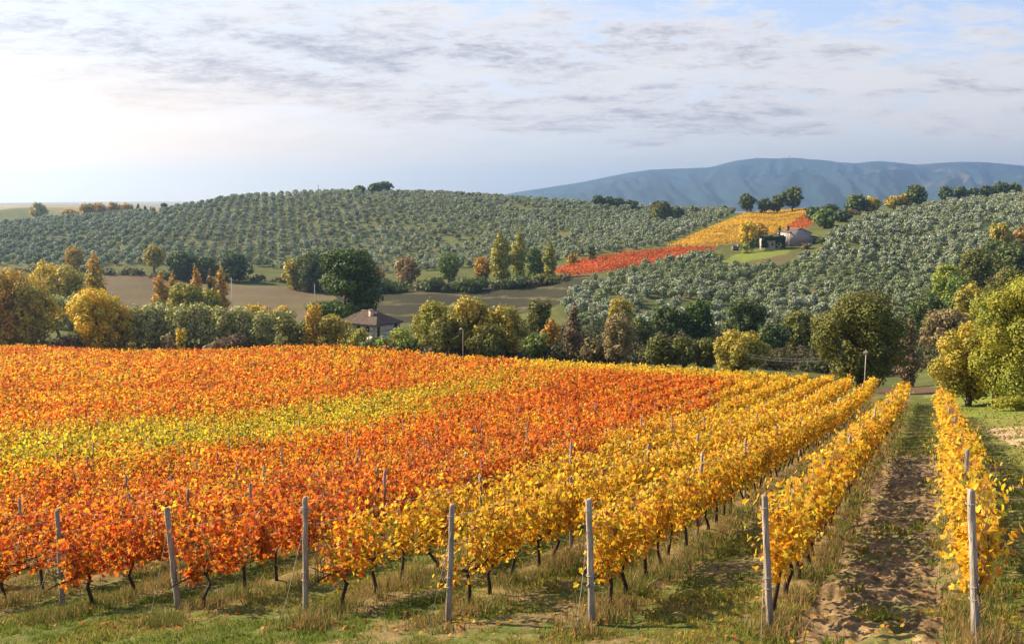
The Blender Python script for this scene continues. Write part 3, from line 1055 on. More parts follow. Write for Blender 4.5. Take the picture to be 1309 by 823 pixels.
def trunk_mesh(rng, H, W, kind, lobes, col=(0.085, 0.065, 0.050)):
    mb = MB()
    top = H * (.86 if kind in ('poplar', 'pine') else .55)
    r0 = max(.07, min(.042 * H, .09 * W + .03))
    n = 6
    pts = [(0, 0, -.4)] + [(rng.normal(0, .012 * H), rng.normal(0, .012 * H), top * (i + 1) / n) for i in range(n)]
    mb.tube(pts, np.linspace(r0, r0 * .28, n + 1), 7, col, jitter=.25)
    pick = rng.permutation(len(lobes))[:(12 if kind != 'bare' else 18)]
    for j in pick:
        l = lobes[j]
        zb = min(top * .92, max(H * .08, l[2] * (.42 + .25 * rng.random())))
        b = np.array([0, 0, zb])
        e = np.array(l[:3])
        m = (b + e) / 2 + np.array([0, 0, -.03 * H]) + rng.normal(0, .02 * H, 3)
        mb.tube([b, m, e], [r0 * .42, r0 * .26, r0 * .08], 5, col)
        for q in range(3 if kind != 'bare' else 7):
            d = rng.normal(size=3) * np.array([l[3], l[3], l[4]]) * .75
            mb.tube([m * .4 + e * .6, e + d], [r0 * .12, r0 * .04], 4, col)
    return mb.mesh('trunk', M_BARK, True)


LOWEST_LEAF = 0.16


def tree(name, px, top, base, wpx, D, kind, pal, label, cat='tree', group=None, dens=1.0, cbase=None, seed=None, sit=True, tilt=None):
    """a tree standing at depth D below picture point (px, base), as tall and wide as it shows there"""
    rng = np.random.default_rng(abs(hash((px, top, base))) % 99991 if seed is None else seed)
    p = at(px, base, D)
    x, y = p[0], p[1]
    z = land1(x, y) if sit else p[2]
    zt = at(px, top, D)[2]
    H = max(.8, zt - z)
    W = wpx / F * math.hypot(x, y, z) * 1.02
    leaf = max(LOWEST_LEAF, 2.5 / 996 * D)
    dens = dens * (1.45 if wpx > 60 and kind != 'shrub' else 1.15)
    lobes, arr = crown_arrays(rng, H, W, kind, pal, leaf, dens, {'round': .10, 'high': .24, 'bare': .12}.get(kind, .12) if cbase is None else cbase)
    small = wpx * (base - top) < 260
    if small:
        tm = MB()
        o = empty(name, (x, y, z - .1), label, cat, group)
        link('crown', mesh_arrays('crown', *arr, M_LEAF), o)
        tm.tube([(0, 0, -.4), (0, 0, H * .6)], [.06 * W + .03, .02 * W + .01], 5, (0.08, 0.06, 0.05))
        link('trunk', tm.mesh('trunk', M_BARK), o)
        return o
    o = empty(name, (x, y, z - .1), label, cat, group)
    link('trunk', trunk_mesh(rng, H, W, kind, lobes), o)
    link('crown', mesh_arrays('crown', *arr, M_LEAF if not pal.startswith('olive_w') and pal != 'olive' else M_OLIVE), o)
    return o


TREES = [
    # name, px, top, base, width, D, kind, palette, label
    # --- nearest, on the right-hand verge
    ('broadleaf_tree', 1312, 356, 527, 134, 70, 'round', 'yellowgreen', 'large yellow green tree cut by the frame, standing over the grassy verge'),
    ('broadleaf_tree', 1236, 408, 523, 80, 74, 'round', 'olive_gold', 'smaller golden olive tree on the verge, beside the larger one the frame cuts'),
    ('broadleaf_tree', 1272, 392, 528, 70, 79, 'round', 'yellowgreen', 'yellow green tree between the golden verge tree and the largest one'),
    ('broadleaf_tree', 1098, 375, 506, 108, 113, 'round', 'olive_dark', 'big rounded dark olive tree standing at the far corner of the vineyard'),
    ('bare_tree', 1160, 404, 492, 24, 140, 'poplar', 'bare', 'slender leafless grey brown tree just beyond the big rounded olive tree'),
    # --- bushes beside the verge
    ('bush', 1212, 505, 524, 26, 88, 'shrub', 'green', 'low green bush on the verge near the dirt track', 'bush'),
    ('bush', 1300, 500, 530, 60, 66, 'shrub', 'yellowgreen', 'yellow green bush under the large tree the frame cuts', 'bush'),
    # --- creek line on the right
    ('creek_tree', 1186, 372, 425, 44, 235, 'round', 'dark', 'dark green round tree at the foot of the creek line, beside the leafless one'),
    ('creek_tree', 1204, 394, 450, 58, 215, 'round', 'tan', 'tan and olive tree low on the creek line, below the dark round tree'),
    ('creek_tree', 1209, 335, 388, 36, 300, 'round', 'bright', 'bright green tree halfway up the creek line'),
    ('creek_tree', 1226, 350, 400, 34, 280, 'round', 'green', 'mid green tree touching the bright one on the creek line'),
    ('creek_tree', 1247, 316, 382, 44, 310, 'round', 'olive_dark', 'tall olive brown tree in the middle of the creek line'),
    ('creek_tree', 1240, 362, 430, 46, 230, 'round', 'olive_gold', 'olive gold tree behind the verge trees, below the middle of the creek line'),
    ('creek_tree', 1268, 303, 365, 36, 340, 'round', 'dark', 'dark tree near the upper end of the creek line'),
    ('creek_tree', 1278, 284, 330, 27, 400, 'round', 'olive_gold', 'round olive gold tree at the top of the creek line'),
    ('creek_tree', 1296, 308, 372, 40, 320, 'round', 'dark', 'dark green tree above the largest verge tree'),
    ('creek_tree', 1307, 285, 318, 18, 400, 'round', 'orange', 'small orange tree at the top of the creek line, cut by the frame'),
    ('creek_tree', 1290, 345, 410, 60, 240, 'round', 'olive_dark', 'dark olive tree partly hidden behind the largest verge tree'),
    # --- valley in front of the second olive hill
    ('valley_tree', 942, 424, 477, 70, 165, 'round', 'olive_gold', 'broad rounded golden olive tree by itself at the yellow edge of the vineyard'),
    ('valley_tree', 845, 427, 473, 44, 172, 'round', 'olive_dark', 'grey green tree, first of the three beside the broad golden one', 'tree', 'grey green valley trees'),
    ('valley_tree', 873, 428, 475, 42, 171, 'round', 'olive_dark', 'grey green tree in the middle of the three beside the broad golden one', 'tree', 'grey green valley trees'),
    ('valley_tree', 902, 431, 476, 36, 170, 'round', 'olive_dark', 'grey green tree touching the broad golden one', 'tree', 'grey green valley trees'),
    ('valley_tree', 788, 400, 468, 46, 180, 'round', 'tan', 'tan half bare tree next to the slender reddish brown one'),
    ('valley_tree', 793, 378, 415, 34, 235, 'round', 'olive_gold', 'olive gold tree top behind the tan half bare tree'),
    ('valley_tree', 733, 387, 460, 22, 186, 'poplar', 'bare', 'slender reddish brown leafless tree in the valley'),
    ('valley_tree', 703, 406, 446, 27, 195, 'round', 'orange', 'small bright orange tree in the valley'),
    ('valley_tree', 690, 382, 430, 40, 225, 'round', 'olive_dark', 'dark olive tree behind the small orange one'),
    ('valley_tree', 684, 424, 460, 34, 188, 'round', 'green', 'low green tree below the small orange one'),
    ('valley_tree', 757, 432, 465, 34, 183, 'round', 'tan', 'low brownish tree between the reddish and the tan tree'),
    ('valley_tree', 953, 380, 433, 54, 240, 'round', 'dark', 'dark green tree on the hill foot above the broad golden one'),
    ('valley_tree', 892, 384, 442, 46, 235, 'round', 'pine', 'deep green dense tree on the hill foot above the grey green three'),
    ('valley_tree', 852, 388, 440, 42, 235, 'round', 'dark', 'dark tree with a pale top left of the deep green dense one'),
    ('valley_tree', 820, 404, 455, 36, 215, 'round', 'dark', 'dark low tree between the tan tree and the grey green three'),
    ('valley_tree', 1020, 397, 452, 54, 225, 'round', 'olive_dark', 'olive brown tree at the hill foot beside the big rounded vineyard corner tree'),
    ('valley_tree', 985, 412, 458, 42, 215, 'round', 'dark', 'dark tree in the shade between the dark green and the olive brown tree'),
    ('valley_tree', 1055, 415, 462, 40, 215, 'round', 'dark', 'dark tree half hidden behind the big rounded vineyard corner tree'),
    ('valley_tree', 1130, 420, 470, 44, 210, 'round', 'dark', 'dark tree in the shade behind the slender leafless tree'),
    # --- the group behind the vineyard, middle
    ('hedge_tree', 556, 382, 458, 58, 186, 'round', 'yellowgreen', 'tall golden green tree beside the farmhouse hedge, with an open top'),
    ('hedge_tree', 604, 380, 462, 66, 180, 'round', 'olive_gold', 'tallest tree of the olive gold clump behind the street lamp'),
    ('hedge_tree', 646, 388, 463, 54, 178, 'round', 'olive_gold', 'olive gold tree at the end of the clump towards the valley'),
    ('hedge_tree', 578, 400, 463, 60, 179, 'round', 'olive_dark', 'dark olive tree filling the middle of the clump behind the street lamp'),
    ('hedge_tree', 628, 415, 465, 60, 174, 'round', 'olive_dark', 'low dark tree under the clump, just behind the street lamp'),
    ('bush', 508, 413, 456, 54, 190, 'shrub', 'bright', 'bright green bush in front of the farmhouse wall', 'bush'),
    ('bush', 532, 425, 460, 46, 186, 'shrub', 'green', 'green bush between the farmhouse and the tall golden green tree', 'bush'),
    ('bush', 475, 430, 456, 46, 190, 'shrub', 'dark', 'dark low bush below the white farmhouse corner', 'bush'),
    ('pine_tree', 443, 322, 410, 90, 228, 'pine', 'pine', 'big dark green pine rising behind the farmhouse roof'),
    ('bush', 455, 412, 450, 42, 194, 'shrub', 'yellowgreen', 'yellow green bush in front of the farmhouse roof', 'bush'),
    ('bush', 425, 396, 447, 52, 199, 'shrub', 'olive_gold', 'loose golden bush below the big pine', 'bush'),
    ('bush', 433, 397, 425, 18, 212, 'shrub', 'yellow', 'small vivid yellow bush against the farmhouse roof end', 'bush'),
    ('bush', 398, 382, 447, 44, 200, 'shrub', 'golden', 'tall loose golden bush between the olive row and the pine', 'bush'),
    ('bush', 376, 398, 446, 44, 200, 'shrub', 'olive_dark', 'greyish bush at the end of the olive row', 'bush'),
    ('bush', 320, 385, 402, 36, 290, 'shrub', 'yellow', 'sparse yellow shrub behind the olive row near the whitish pole', 'bush'),
    ('bush', 352, 384, 402, 40, 285, 'shrub', 'golden', 'sparse golden shrub behind the olive row', 'bush'),
    ('bush', 213, 418, 440, 20, 203, 'shrub', 'tan', 'small tan bush in front of the olive row', 'bush'),
    ('bush', 232, 412, 440, 14, 204, 'shrub', 'yellow', 'small yellow bush in front of the olive row', 'bush'),
    ('bush', 290, 425, 444, 60, 201, 'shrub', 'bare', 'dark brown bramble under the olive row', 'bush'),
    ('bush', 85, 418, 441, 40, 205, 'shrub', 'bare', 'brown bramble beside the bright yellow tree', 'bush'),
    # --- left
    ('broadleaf_tree', 10, 340, 441, 54, 212, 'round', 'golden', 'tall golden tree cut by the frame at the edge of the vineyard'),
    ('broadleaf_tree', 44, 362, 441, 58, 211, 'round', 'olive_gold', 'green gold tree next to the tall golden one at the vineyard edge'),
    ('broadleaf_tree', 8, 395, 441, 50, 209, 'round', 'orange', 'orange brown tree in front of the tall golden one'),
    ('broadleaf_tree', 126, 369, 440, 66, 207, 'round', 'yellow', 'bright yellow rounded tree at the vineyard edge before the olive row'),
    ('broadleaf_tree', 158, 388, 440, 30, 209, 'round', 'golden', 'loose golden tree touching the bright yellow one'),
    ('broadleaf_tree', 62, 332, 388, 40, 275, 'round', 'yellow', 'yellow topped tree behind the vineyard edge'),
    ('broadleaf_tree', 88, 340, 390, 50, 272, 'round', 'olive_gold', 'dark gold spreading tree beside the golden poplar'),
    ('poplar', 122, 321, 384, 25, 285, 'poplar', 'golden', 'single pointed golden poplar beside the dark gold spreading tree'),
    ('poplar', 206, 344, 396, 19, 300, 'poplar', 'orange', 'orange gold poplar, widest of the group, at the edge of the dry meadow', 'tree'),
    ('poplar', 222, 346, 396, 14, 302, 'poplar', 'orange', 'slim orange poplar between the widest one and the green gold tree'),
    ('poplar', 252, 341, 397, 18, 304, 'poplar', 'orange', 'orange poplar rising behind the green gold trees'),
    ('poplar', 270, 344, 397, 13, 303, 'poplar', 'rust', 'thin rusty poplar next to the last one of the group'),
    ('poplar', 283, 341, 398, 18, 301, 'poplar', 'orange', 'last orange poplar of the group, next to the whitish pole'),
    ('broadleaf_tree', 240, 361, 400, 46, 290, 'round', 'yellowgreen', 'green gold round tree in front of the poplars'),
    ('broadleaf_tree', 270, 366, 401, 28, 288, 'round', 'yellowgreen', 'smaller green gold tree in front of the last poplars'),
    ('meadow_tree', 95, 315, 345, 22, 440, 'round', 'golden', 'small hazy golden tree beyond the pointed golden poplar'),
    ('meadow_tree', 197, 314, 347, 26, 440, 'high', 'olive_gold', 'round dark gold tree by itself above the dry meadow'),
    ('meadow_tree', 233, 320, 352, 38, 430, 'round', 'dark', 'dark round tree above the dry meadow, first of the three'),
    ('meadow_tree', 264, 328, 352, 32, 430, 'round', 'dark', 'lowest dark tree in the middle of the three above the dry meadow'),
    ('meadow_tree', 300, 322, 355, 42, 425, 'round', 'dark', 'broad dark tree, last of the three above the dry meadow'),
    ('meadow_tree', 402, 318, 364, 48, 400, 'round', 'dark', 'tall dark green tree behind the big pine, at the foot of the olive hill'),
    ('meadow_tree', 377, 330, 362, 30, 405, 'round', 'olive_gold', 'olive gold tree leaning on the tall dark one behind the pine'),
    ('bush', 478, 338, 356, 32, 420, 'shrub', 'rust', 'low tan bush between the pine and the pinkish round tree', 'bush'),
    ('meadow_tree', 520, 329, 357, 32, 420, 'round', 'rust', 'pinkish brown round tree at the foot of the olive hill'),
    ('meadow_tree', 574, 322, 356, 30, 425, 'round', 'green', 'fresh green tree at the foot of the olive hill'),
    ('meadow_tree', 616, 326, 352, 24, 425, 'round', 'orange', 'small orange topped tree beside the poplars below the olive hill'),
    ('poplar', 641, 294, 355, 25, 420, 'poplar', 'yellowgreen', 'broadest yellow green poplar below the olive hill'),
    ('poplar', 664, 292, 352, 18, 425, 'poplar', 'yellowgreen', 'tallest slim yellow green poplar next to the broadest one'),
    ('poplar', 703, 306, 354, 16, 415, 'poplar', 'yellowgreen', 'single yellow green poplar at the corner of the red field'),
    ('meadow_tree', 684, 315, 350, 28, 428, 'round', 'green', 'rounded green tree between the slim poplar and the single one'),
    ('bush', 560, 350, 366, 50, 400, 'shrub', 'dark', 'dark hedge bush along the edge of the ploughed field', 'bush'),
    ('bush', 600, 351, 368, 60, 398, 'shrub', 'dark', 'dark hedge bush below the small orange topped tree', 'bush'),
    ('bush', 650, 350, 366, 56, 400, 'shrub', 'dark', 'dark hedge bush below the broadest poplar', 'bush'),
    ('bush', 700, 348, 362, 40, 402, 'shrub', 'olive_dark', 'dull hedge bush below the single poplar', 'bush'),
    ('bush', 490, 350, 368, 70, 398, 'shrub', 'dark', 'dark hedge bush behind the pine at the ploughed field', 'bush'),
    ('bush', 755, 305, 320, 14, 470, 'shrub', 'dark', 'dark bush at the upper corner of the red field', 'bush'),
    ('bush', 733, 317, 328, 16, 460, 'shrub', 'golden', 'golden bush near the upper edge of the red field', 'bush'),
    # --- crest of the first hill
    ('crest_tree', 460, 237, 248, 15, 790, 'round', 'dark', 'smallest of the three trees on the crest of the first olive hill'),
    ('crest_tree', 479, 234, 248, 16, 790, 'round', 'dark', 'middle tree of the three on the crest of the first olive hill'),
    ('crest_tree', 491, 232, 248, 22, 790, 'round', 'dark', 'biggest of the three trees on the crest of the first olive hill'),
    ('crest_tree', 599, 247, 253, 6, 770, 'round', 'dark', 'tiny lone tree on the far shoulder of the first olive hill'),
    ('crest_tree', 764, 249, 264, 16, 760, 'round', 'dark', 'first dark tree of the clipped row before the blue ridge', 'tree', 'clipped row before the ridge'),
    ('crest_tree', 777, 251, 265, 16, 760, 'round', 'dark', 'second dark tree of the clipped row before the blue ridge', 'tree', 'clipped row before the ridge'),
    ('crest_tree', 791, 253, 266, 18, 760, 'round', 'dark', 'third dark tree of the clipped row before the blue ridge', 'tree', 'clipped row before the ridge'),
    ('crest_tree', 806, 256, 268, 20, 760, 'round', 'dark', 'last and lowest tree of the clipped row before the blue ridge', 'tree', 'clipped row before the ridge'),
    ('crest_tree', 846, 257, 284, 34, 660, 'round', 'olive_dark', 'round olive brown tree between the first hill and the yellow field'),
    ('crest_tree', 866, 264, 284, 20, 670, 'round', 'dark', 'dark tree leaning on the round olive brown one'),
    ('crest_tree', 886, 265, 276, 16, 700, 'round', 'dark', 'small dark tree just past the round olive brown one'),
    ('crest_tree', 906, 267, 276, 16, 700, 'round', 'green', 'small green tree at the start of the yellow field crest'),
    ('crest_tree', 925, 263, 274, 14, 700, 'round', 'dark', 'small dark tree on the yellow field crest before the tall ones'),
    ('crest_tree', 955, 248, 275, 21, 640, 'high', 'dark', 'first tall dark tree on the crest above the yellow field'),
    ('crest_tree', 977, 253, 275, 17, 640, 'high', 'dark', 'second and lowest tall tree on the crest above the yellow field'),
    ('crest_tree', 993, 249, 275, 18, 640, 'high', 'dark', 'third dark tree on the crest, against the tallest one'),
    ('crest_tree', 1013, 238, 274, 28, 640, 'high', 'dark', 'tallest dark tree on the crest above the yellow field'),
    # --- around the hill house
    ('broadleaf_tree', 956, 281, 312, 22, 480, 'round', 'yellow', 'vivid yellow tree behind the ivy covered cottage'),
    ('broadleaf_tree', 971, 286, 310, 22, 486, 'round', 'golden', 'golden tree beside the vivid yellow one behind the cottage'),
    ('cypress', 996, 288, 308, 3.6, 480, 'poplar', 'dark', 'thin dark cypress behind the ivy covered cottage'),
    ('cypress', 1007, 288, 312, 4, 474, 'poplar', 'dark', 'thin dark cypress against the corner of the stone barn'),
    ('bush', 951, 311, 325, 14, 458, 'shrub', 'bright', 'yellow green bush between the low wall and the cottage', 'bush'),
    ('bush', 914, 320, 333, 22, 440, 'shrub', 'yellowgreen', 'yellow green bush at the end of the hilltop lawn', 'bush'),
    ('bush', 961, 300, 321, 16, 461, 'shrub', 'dark', 'dark clipped bush attached to the ivy covered cottage', 'bush'),
    ('bush', 1031, 309, 322, 14, 455, 'shrub', 'bare', 'reddish brown bush in front of the stone barn', 'bush'),
    ('bush', 1052, 302, 315, 20, 462, 'shrub', 'dark', 'dark bush beside the lean-to of the stone barn', 'bush'),
    ('barn_tree', 1054, 267, 300, 32, 520, 'round', 'green', 'big green tree rising behind the stone barn'),
    ('barn_tree', 1040, 264, 286, 22, 560, 'round', 'dark', 'dark tree above the red strip, behind the barn tree'),
    ('barn_tree', 1075, 268, 292, 24, 540, 'round', 'dark', 'dark tree beside the big green one behind the barn'),
    ('barn_tree', 1061, 261, 280, 20, 590, 'round', 'dark', 'dark tree farther up behind the big green one'),
    ('crest_tree', 1094, 249, 274, 28, 600, 'round', 'dark', 'dark round tree on the crest beyond the barn'),
    ('crest_tree', 1114, 252, 275, 24, 600, 'round', 'olive_gold', 'olive gold tree on the crest next to the dark round one'),
    ('crest_tree', 1088, 266, 280, 18, 590, 'shrub', 'rust', 'rusty bush below the dark round crest tree', 'bush'),
    ('crest_tree', 1142, 250, 269, 22, 610, 'round', 'olive_gold', 'gold brown tree on the crest of the second olive hill'),
    ('crest_tree', 1158, 247, 267, 20, 610, 'round', 'olive_gold', 'gold brown tree next to the highest crest tree'),
    ('crest_tree', 1171, 237, 265, 26, 610, 'round', 'dark', 'highest dark tree on the crest of the second olive hill'),
    ('crest_tree', 1127, 271, 283, 12, 560, 'round', 'green', 'small green tree standing inside the second olive hill'),
    # --- distant tree line, upper right
    ('ridge_tree', 1209, 238, 250, 18, 690, 'round', 'dark', 'first and largest tree of the far row along the second hill crest'),
    ('ridge_tree', 1228, 238, 249, 16, 690, 'round', 'dark', 'second tree of the far row along the second hill crest'),
    ('ridge_tree', 1245, 239, 248, 16, 690, 'round', 'dark', 'third tree of the far row along the second hill crest'),
    ('ridge_tree', 1260, 237, 248, 14, 690, 'round', 'dark', 'fourth tree of the far row along the second hill crest'),
    ('ridge_tree', 1279, 233, 246, 20, 690, 'round', 'dark', 'fifth and tallest tree of the far row along the second hill crest'),
    ('ridge_tree', 1297, 234, 245, 14, 690, 'round', 'dark', 'last tree of the far row, nearest the frame edge'),
    # --- far left skyline
    ('hazy_tree', 50, 259, 276, 18, 900, 'round', 'olive_gold', 'hazy tree alone on the far skyline'),
    ('hazy_tree', 90, 268, 281, 18, 840, 'round', 'golden', 'hazy rounded tree before the far tree group'),
    ('hazy_tree', 112, 260, 281, 20, 840, 'round', 'golden', 'hazy golden tree, first of the far tree group'),
    ('hazy_tree', 127, 259, 281, 20, 840, 'round', 'golden', 'hazy golden tree, second of the far tree group'),
    ('hazy_tree', 145, 259, 280, 18, 840, 'round', 'golden', 'hazy golden tree, third of the far tree group'),
    ('hazy_tree', 162, 260, 279, 16, 840, 'round', 'golden', 'hazy golden tree, last of the far tree group'),
    ('cypress', 177, 261, 276, 4, 820, 'poplar', 'dark', 'hazy cypress, taller of the two on the left shoulder of the hill'),
    ('cypress', 186, 264, 275, 3.5, 820, 'poplar', 'dark', 'hazy cypress, shorter of the two on the shoulder of the hill'),
    ('hazy_tree', 210, 259, 272, 7, 800, 'round', 'dark', 'small dark tree where the first hill begins to rise'),
]
for i_, t_ in enumerate(TREES):
    nm, px_, tp_, bs_, w_, D_, kd_, pl_, lb_ = t_[:9]
    tree(nm, px_, tp_, bs_, w_, D_, kd_, pl_, lb_, t_[9] if len(t_) > 9 else 'tree', t_[10] if len(t_) > 10 else None, seed=100 + i_)

def undergrowth():
    """waist to head high scrub that closes the ground between the valley trees"""
    rng = np.random.default_rng(61)
    cen, nor, col, siz = [], [], [], []
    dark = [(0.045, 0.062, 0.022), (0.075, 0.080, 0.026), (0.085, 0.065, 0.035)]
    warm = [(0.13, 0.085, 0.05), (0.085, 0.085, 0.028), (0.17, 0.14, 0.035)]
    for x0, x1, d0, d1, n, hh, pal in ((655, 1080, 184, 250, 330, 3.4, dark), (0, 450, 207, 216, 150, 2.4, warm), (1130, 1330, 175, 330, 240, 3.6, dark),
                                       (375, 725, 398, 412, 120, 3.4, dark), (470, 560, 184, 196, 40, 2.2, dark), (0, 380, 425, 440, 90, 3.0, dark), (540, 670, 174, 184, 60, 2.6, dark)):
        px = rng.uniform(x0, x1, n)
        D = rng.uniform(d0, d1, n)
        X, Y = (px - 654.5) / F * D, D
        D0 = 207 + 0 * X
        ok = Y > row_edge(px) + 4
        X, Y = X[ok], Y[ok]
        Z = land(X, Y)
        for x, y, z in zip(X, Y, Z):
            h = hh * rng.uniform(.45, 1.1)
            lf = 2.6 / 996 * y
            m = int(h * h * 2.2 * 6 / lf / lf * .5)
            d = rng.normal(size=(m, 3))
            d /= np.linalg.norm(d, axis=1, keepdims=True)
            d[:, 2] = np.abs(d[:, 2])
            r = .6 + .5 * rng.random((m, 1))
            cen.append(d * r * (h * .75, h * .75, h) + (x, y, z))
            nor.append(d + rng.normal(0, .5, (m, 3)))
            w = rng.dirichlet((.9, .9, .9))
            col.append((np.array(pal) * w[:, None]).sum(0) * (.7 + .6 * rng.random((m, 1))))
            siz.append(np.full(m, lf))
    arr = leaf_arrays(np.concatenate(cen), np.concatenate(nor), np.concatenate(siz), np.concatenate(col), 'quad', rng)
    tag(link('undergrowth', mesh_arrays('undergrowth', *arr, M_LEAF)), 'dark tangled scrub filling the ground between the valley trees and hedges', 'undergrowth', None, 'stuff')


undergrowth()

# the silvery olive row behind the vineyard
OLIVE_ROW = [(72, 376, 400, 34, 250), (100, 374, 402, 40, 250), (178, 390, 440, 42, 212), (204, 387, 440, 44, 213), (232, 390, 440, 44, 211), (258, 387, 441, 42, 212), (284, 390, 441, 44, 210), (310, 392, 442, 42, 210), (338, 396, 443, 44, 208), (362, 394, 445, 36, 207)]
OL_LAB = ['silvery olive tree behind the green gold tree', 'pale olive tree between the green gold and the bright yellow tree', 'first olive tree of the row past the bright yellow tree',
          'second olive tree of the row past the bright yellow tree', 'third olive tree of the row past the bright yellow tree', 'fourth olive tree of the row past the bright yellow tree',
          'fifth olive tree of the row past the bright yellow tree', 'sixth olive tree of the row past the bright yellow tree', 'seventh olive tree of the row past the bright yellow tree', 'last olive tree of the row past the bright yellow tree']
for i_, (px_, tp_, bs_, w_, D_) in enumerate(OLIVE_ROW):
    tree('olive_tree', px_, tp_, bs_, w_, D_, 'round', 'olive_warm', OL_LAB[i_], 'olive tree', 'olive row behind the vineyard', seed=500 + i_, cbase=.2)


# ------------------------------------------------------------------ olive groves on the two hills
def olive_groves():
    spots = []
    for poly, ang, dx, dy, jit, dlo, dhi, which in (
            (GROVE_A, math.radians(-13), 6.0, 6.0, .6, 440, 840, 0),
            (GROVE_B, math.radians(-28), 5.5, 5.0, .9, 240, 760, 1)):
        c, s = math.cos(ang), math.sin(ang)
        gx, gy = np.meshgrid(np.arange(-900, 900, dx), np.arange(-100, 1100, dy))
        gx = gx + RNG.normal(0, jit, gx.shape)
        gy = gy + RNG.normal(0, jit, gx.shape)
        X, Y = (gx * c + gy * s).ravel(), (-gx * s + gy * c).ravel()
        k = (Y > dlo) & (Y < dhi) & (np.abs(X / np.maximum(Y, 1)) < .60)
        X, Y = X[k], Y[k]
        Z = land(X, Y)
        px, py = project(X, Y, Z)
        k = inpoly(px, py, poly) & (px > -45) & (px < 1355)
        # gaps: missing trees, a dark hollow with a track in the first grove
        k &= RNG.random(len(k)) > .07
        k &= ~((vnoise(X / 30, Y / 30, 55) > .80) & (RNG.random(len(k)) < .6))
        if which == 0:
            k &= ~((np.abs(py - (290 + (px - 480) * .02)) < 2.6) & (px > 470) & (px < 540))
        for x, y, z, a, b in zip(X[k], Y[k], Z[k], px[k], py[k]):
            spots.append((math.hypot(x, y), x, y, z, a, b, which))
    spots.sort()
    pals = np.array(PAL['olive'])
    protos = []
    for v in range(10):
        rng = np.random.default_rng(900 + v)
        H, W = 4.3, 4.6
        lobes, arr = crown_arrays(rng, H, W, 'round', 'olive_green' if v % 3 == 0 else 'olive', 0.52, 0.9, .2)
        cr = mesh_arrays('crown', *arr, M_OLIVE)
        tr = MB()
        tr.tube([(0, 0, -.5), (.12, .05, .6), (-.08, .1, 1.5)], [.26, .2, .13], 6, (0.07, 0.06, 0.05), jitter=.3)
        for l in lobes[::6]:
            tr.tube([(-.05, .08, 1.1), (l[0] * .5, l[1] * .5, l[2] * .75), l[:3]], [.11, .07, .03], 4, (0.07, 0.06, 0.05))
        protos.append((cr, tr.mesh('trunk', M_BARK), arr))
    low = []
    for v in range(10):
        rng = np.random.default_rng(940 + v)
        low.append(crown_arrays(rng, 4.1, 4.5, 'round', 'olive_green' if v % 3 == 0 else 'olive', 0.85, 0.95, .16)[1])
    seen = 0
    parts = []
    for d, x, y, z, a, b, which in spots:
        sc = (0.58 + .66 * RNG.random() ** .8) * (0.86 if which else 0.88)
        rot = RNG.random() * 6.28
        if seen < 300 and which == 1 and -5 < a < 1314:
            k = seen % 10
            if a < 850:
                lab, grp = 'silvery olive tree on the lower slope between the dark valley trees and the red field', 'olive trees below the red field'
            elif a < 1000:
                lab, grp = 'silvery olive tree on the slope below the hilltop lawn', 'olive trees below the hilltop lawn'
            else:
                lab, grp = 'silvery olive tree on the slope behind the big rounded vineyard corner tree', 'olive trees behind the corner tree'
            o = empty('olive_tree', (x, y, z - .05), lab, 'olive tree', grp, rot)
            o.scale = (sc, sc, sc * (.92 + .16 * RNG.random()))
            link('crown', protos[k][0], o)
            link('trunk', protos[k][1], o)
            seen += 1
        else:
            v, l, s_, t, c = (protos[seen % 10][2] if d < 420 else low[int(RNG.integers(10))])
            cr, sr = math.cos(rot), math.sin(rot)
            vv = np.stack([v[:, 0] * cr - v[:, 1] * sr, v[:, 0] * sr + v[:, 1] * cr, v[:, 2]], 1) * sc + (x, y, z - .05)
            tone = 0.85 + .3 * RNG.random()
            parts.append((vv, l, s_, t, c * tone))
    arr = join_arrays(parts)
    tag(link('olive_grove', mesh_arrays('olive_grove', *arr, M_OLIVE)), 'rows of silvery olive trees covering the two hills, merging with distance', 'olive grove', None, 'stuff')
    print('olives', len(spots), 'leaf faces', len(arr[2]))


olive_groves()


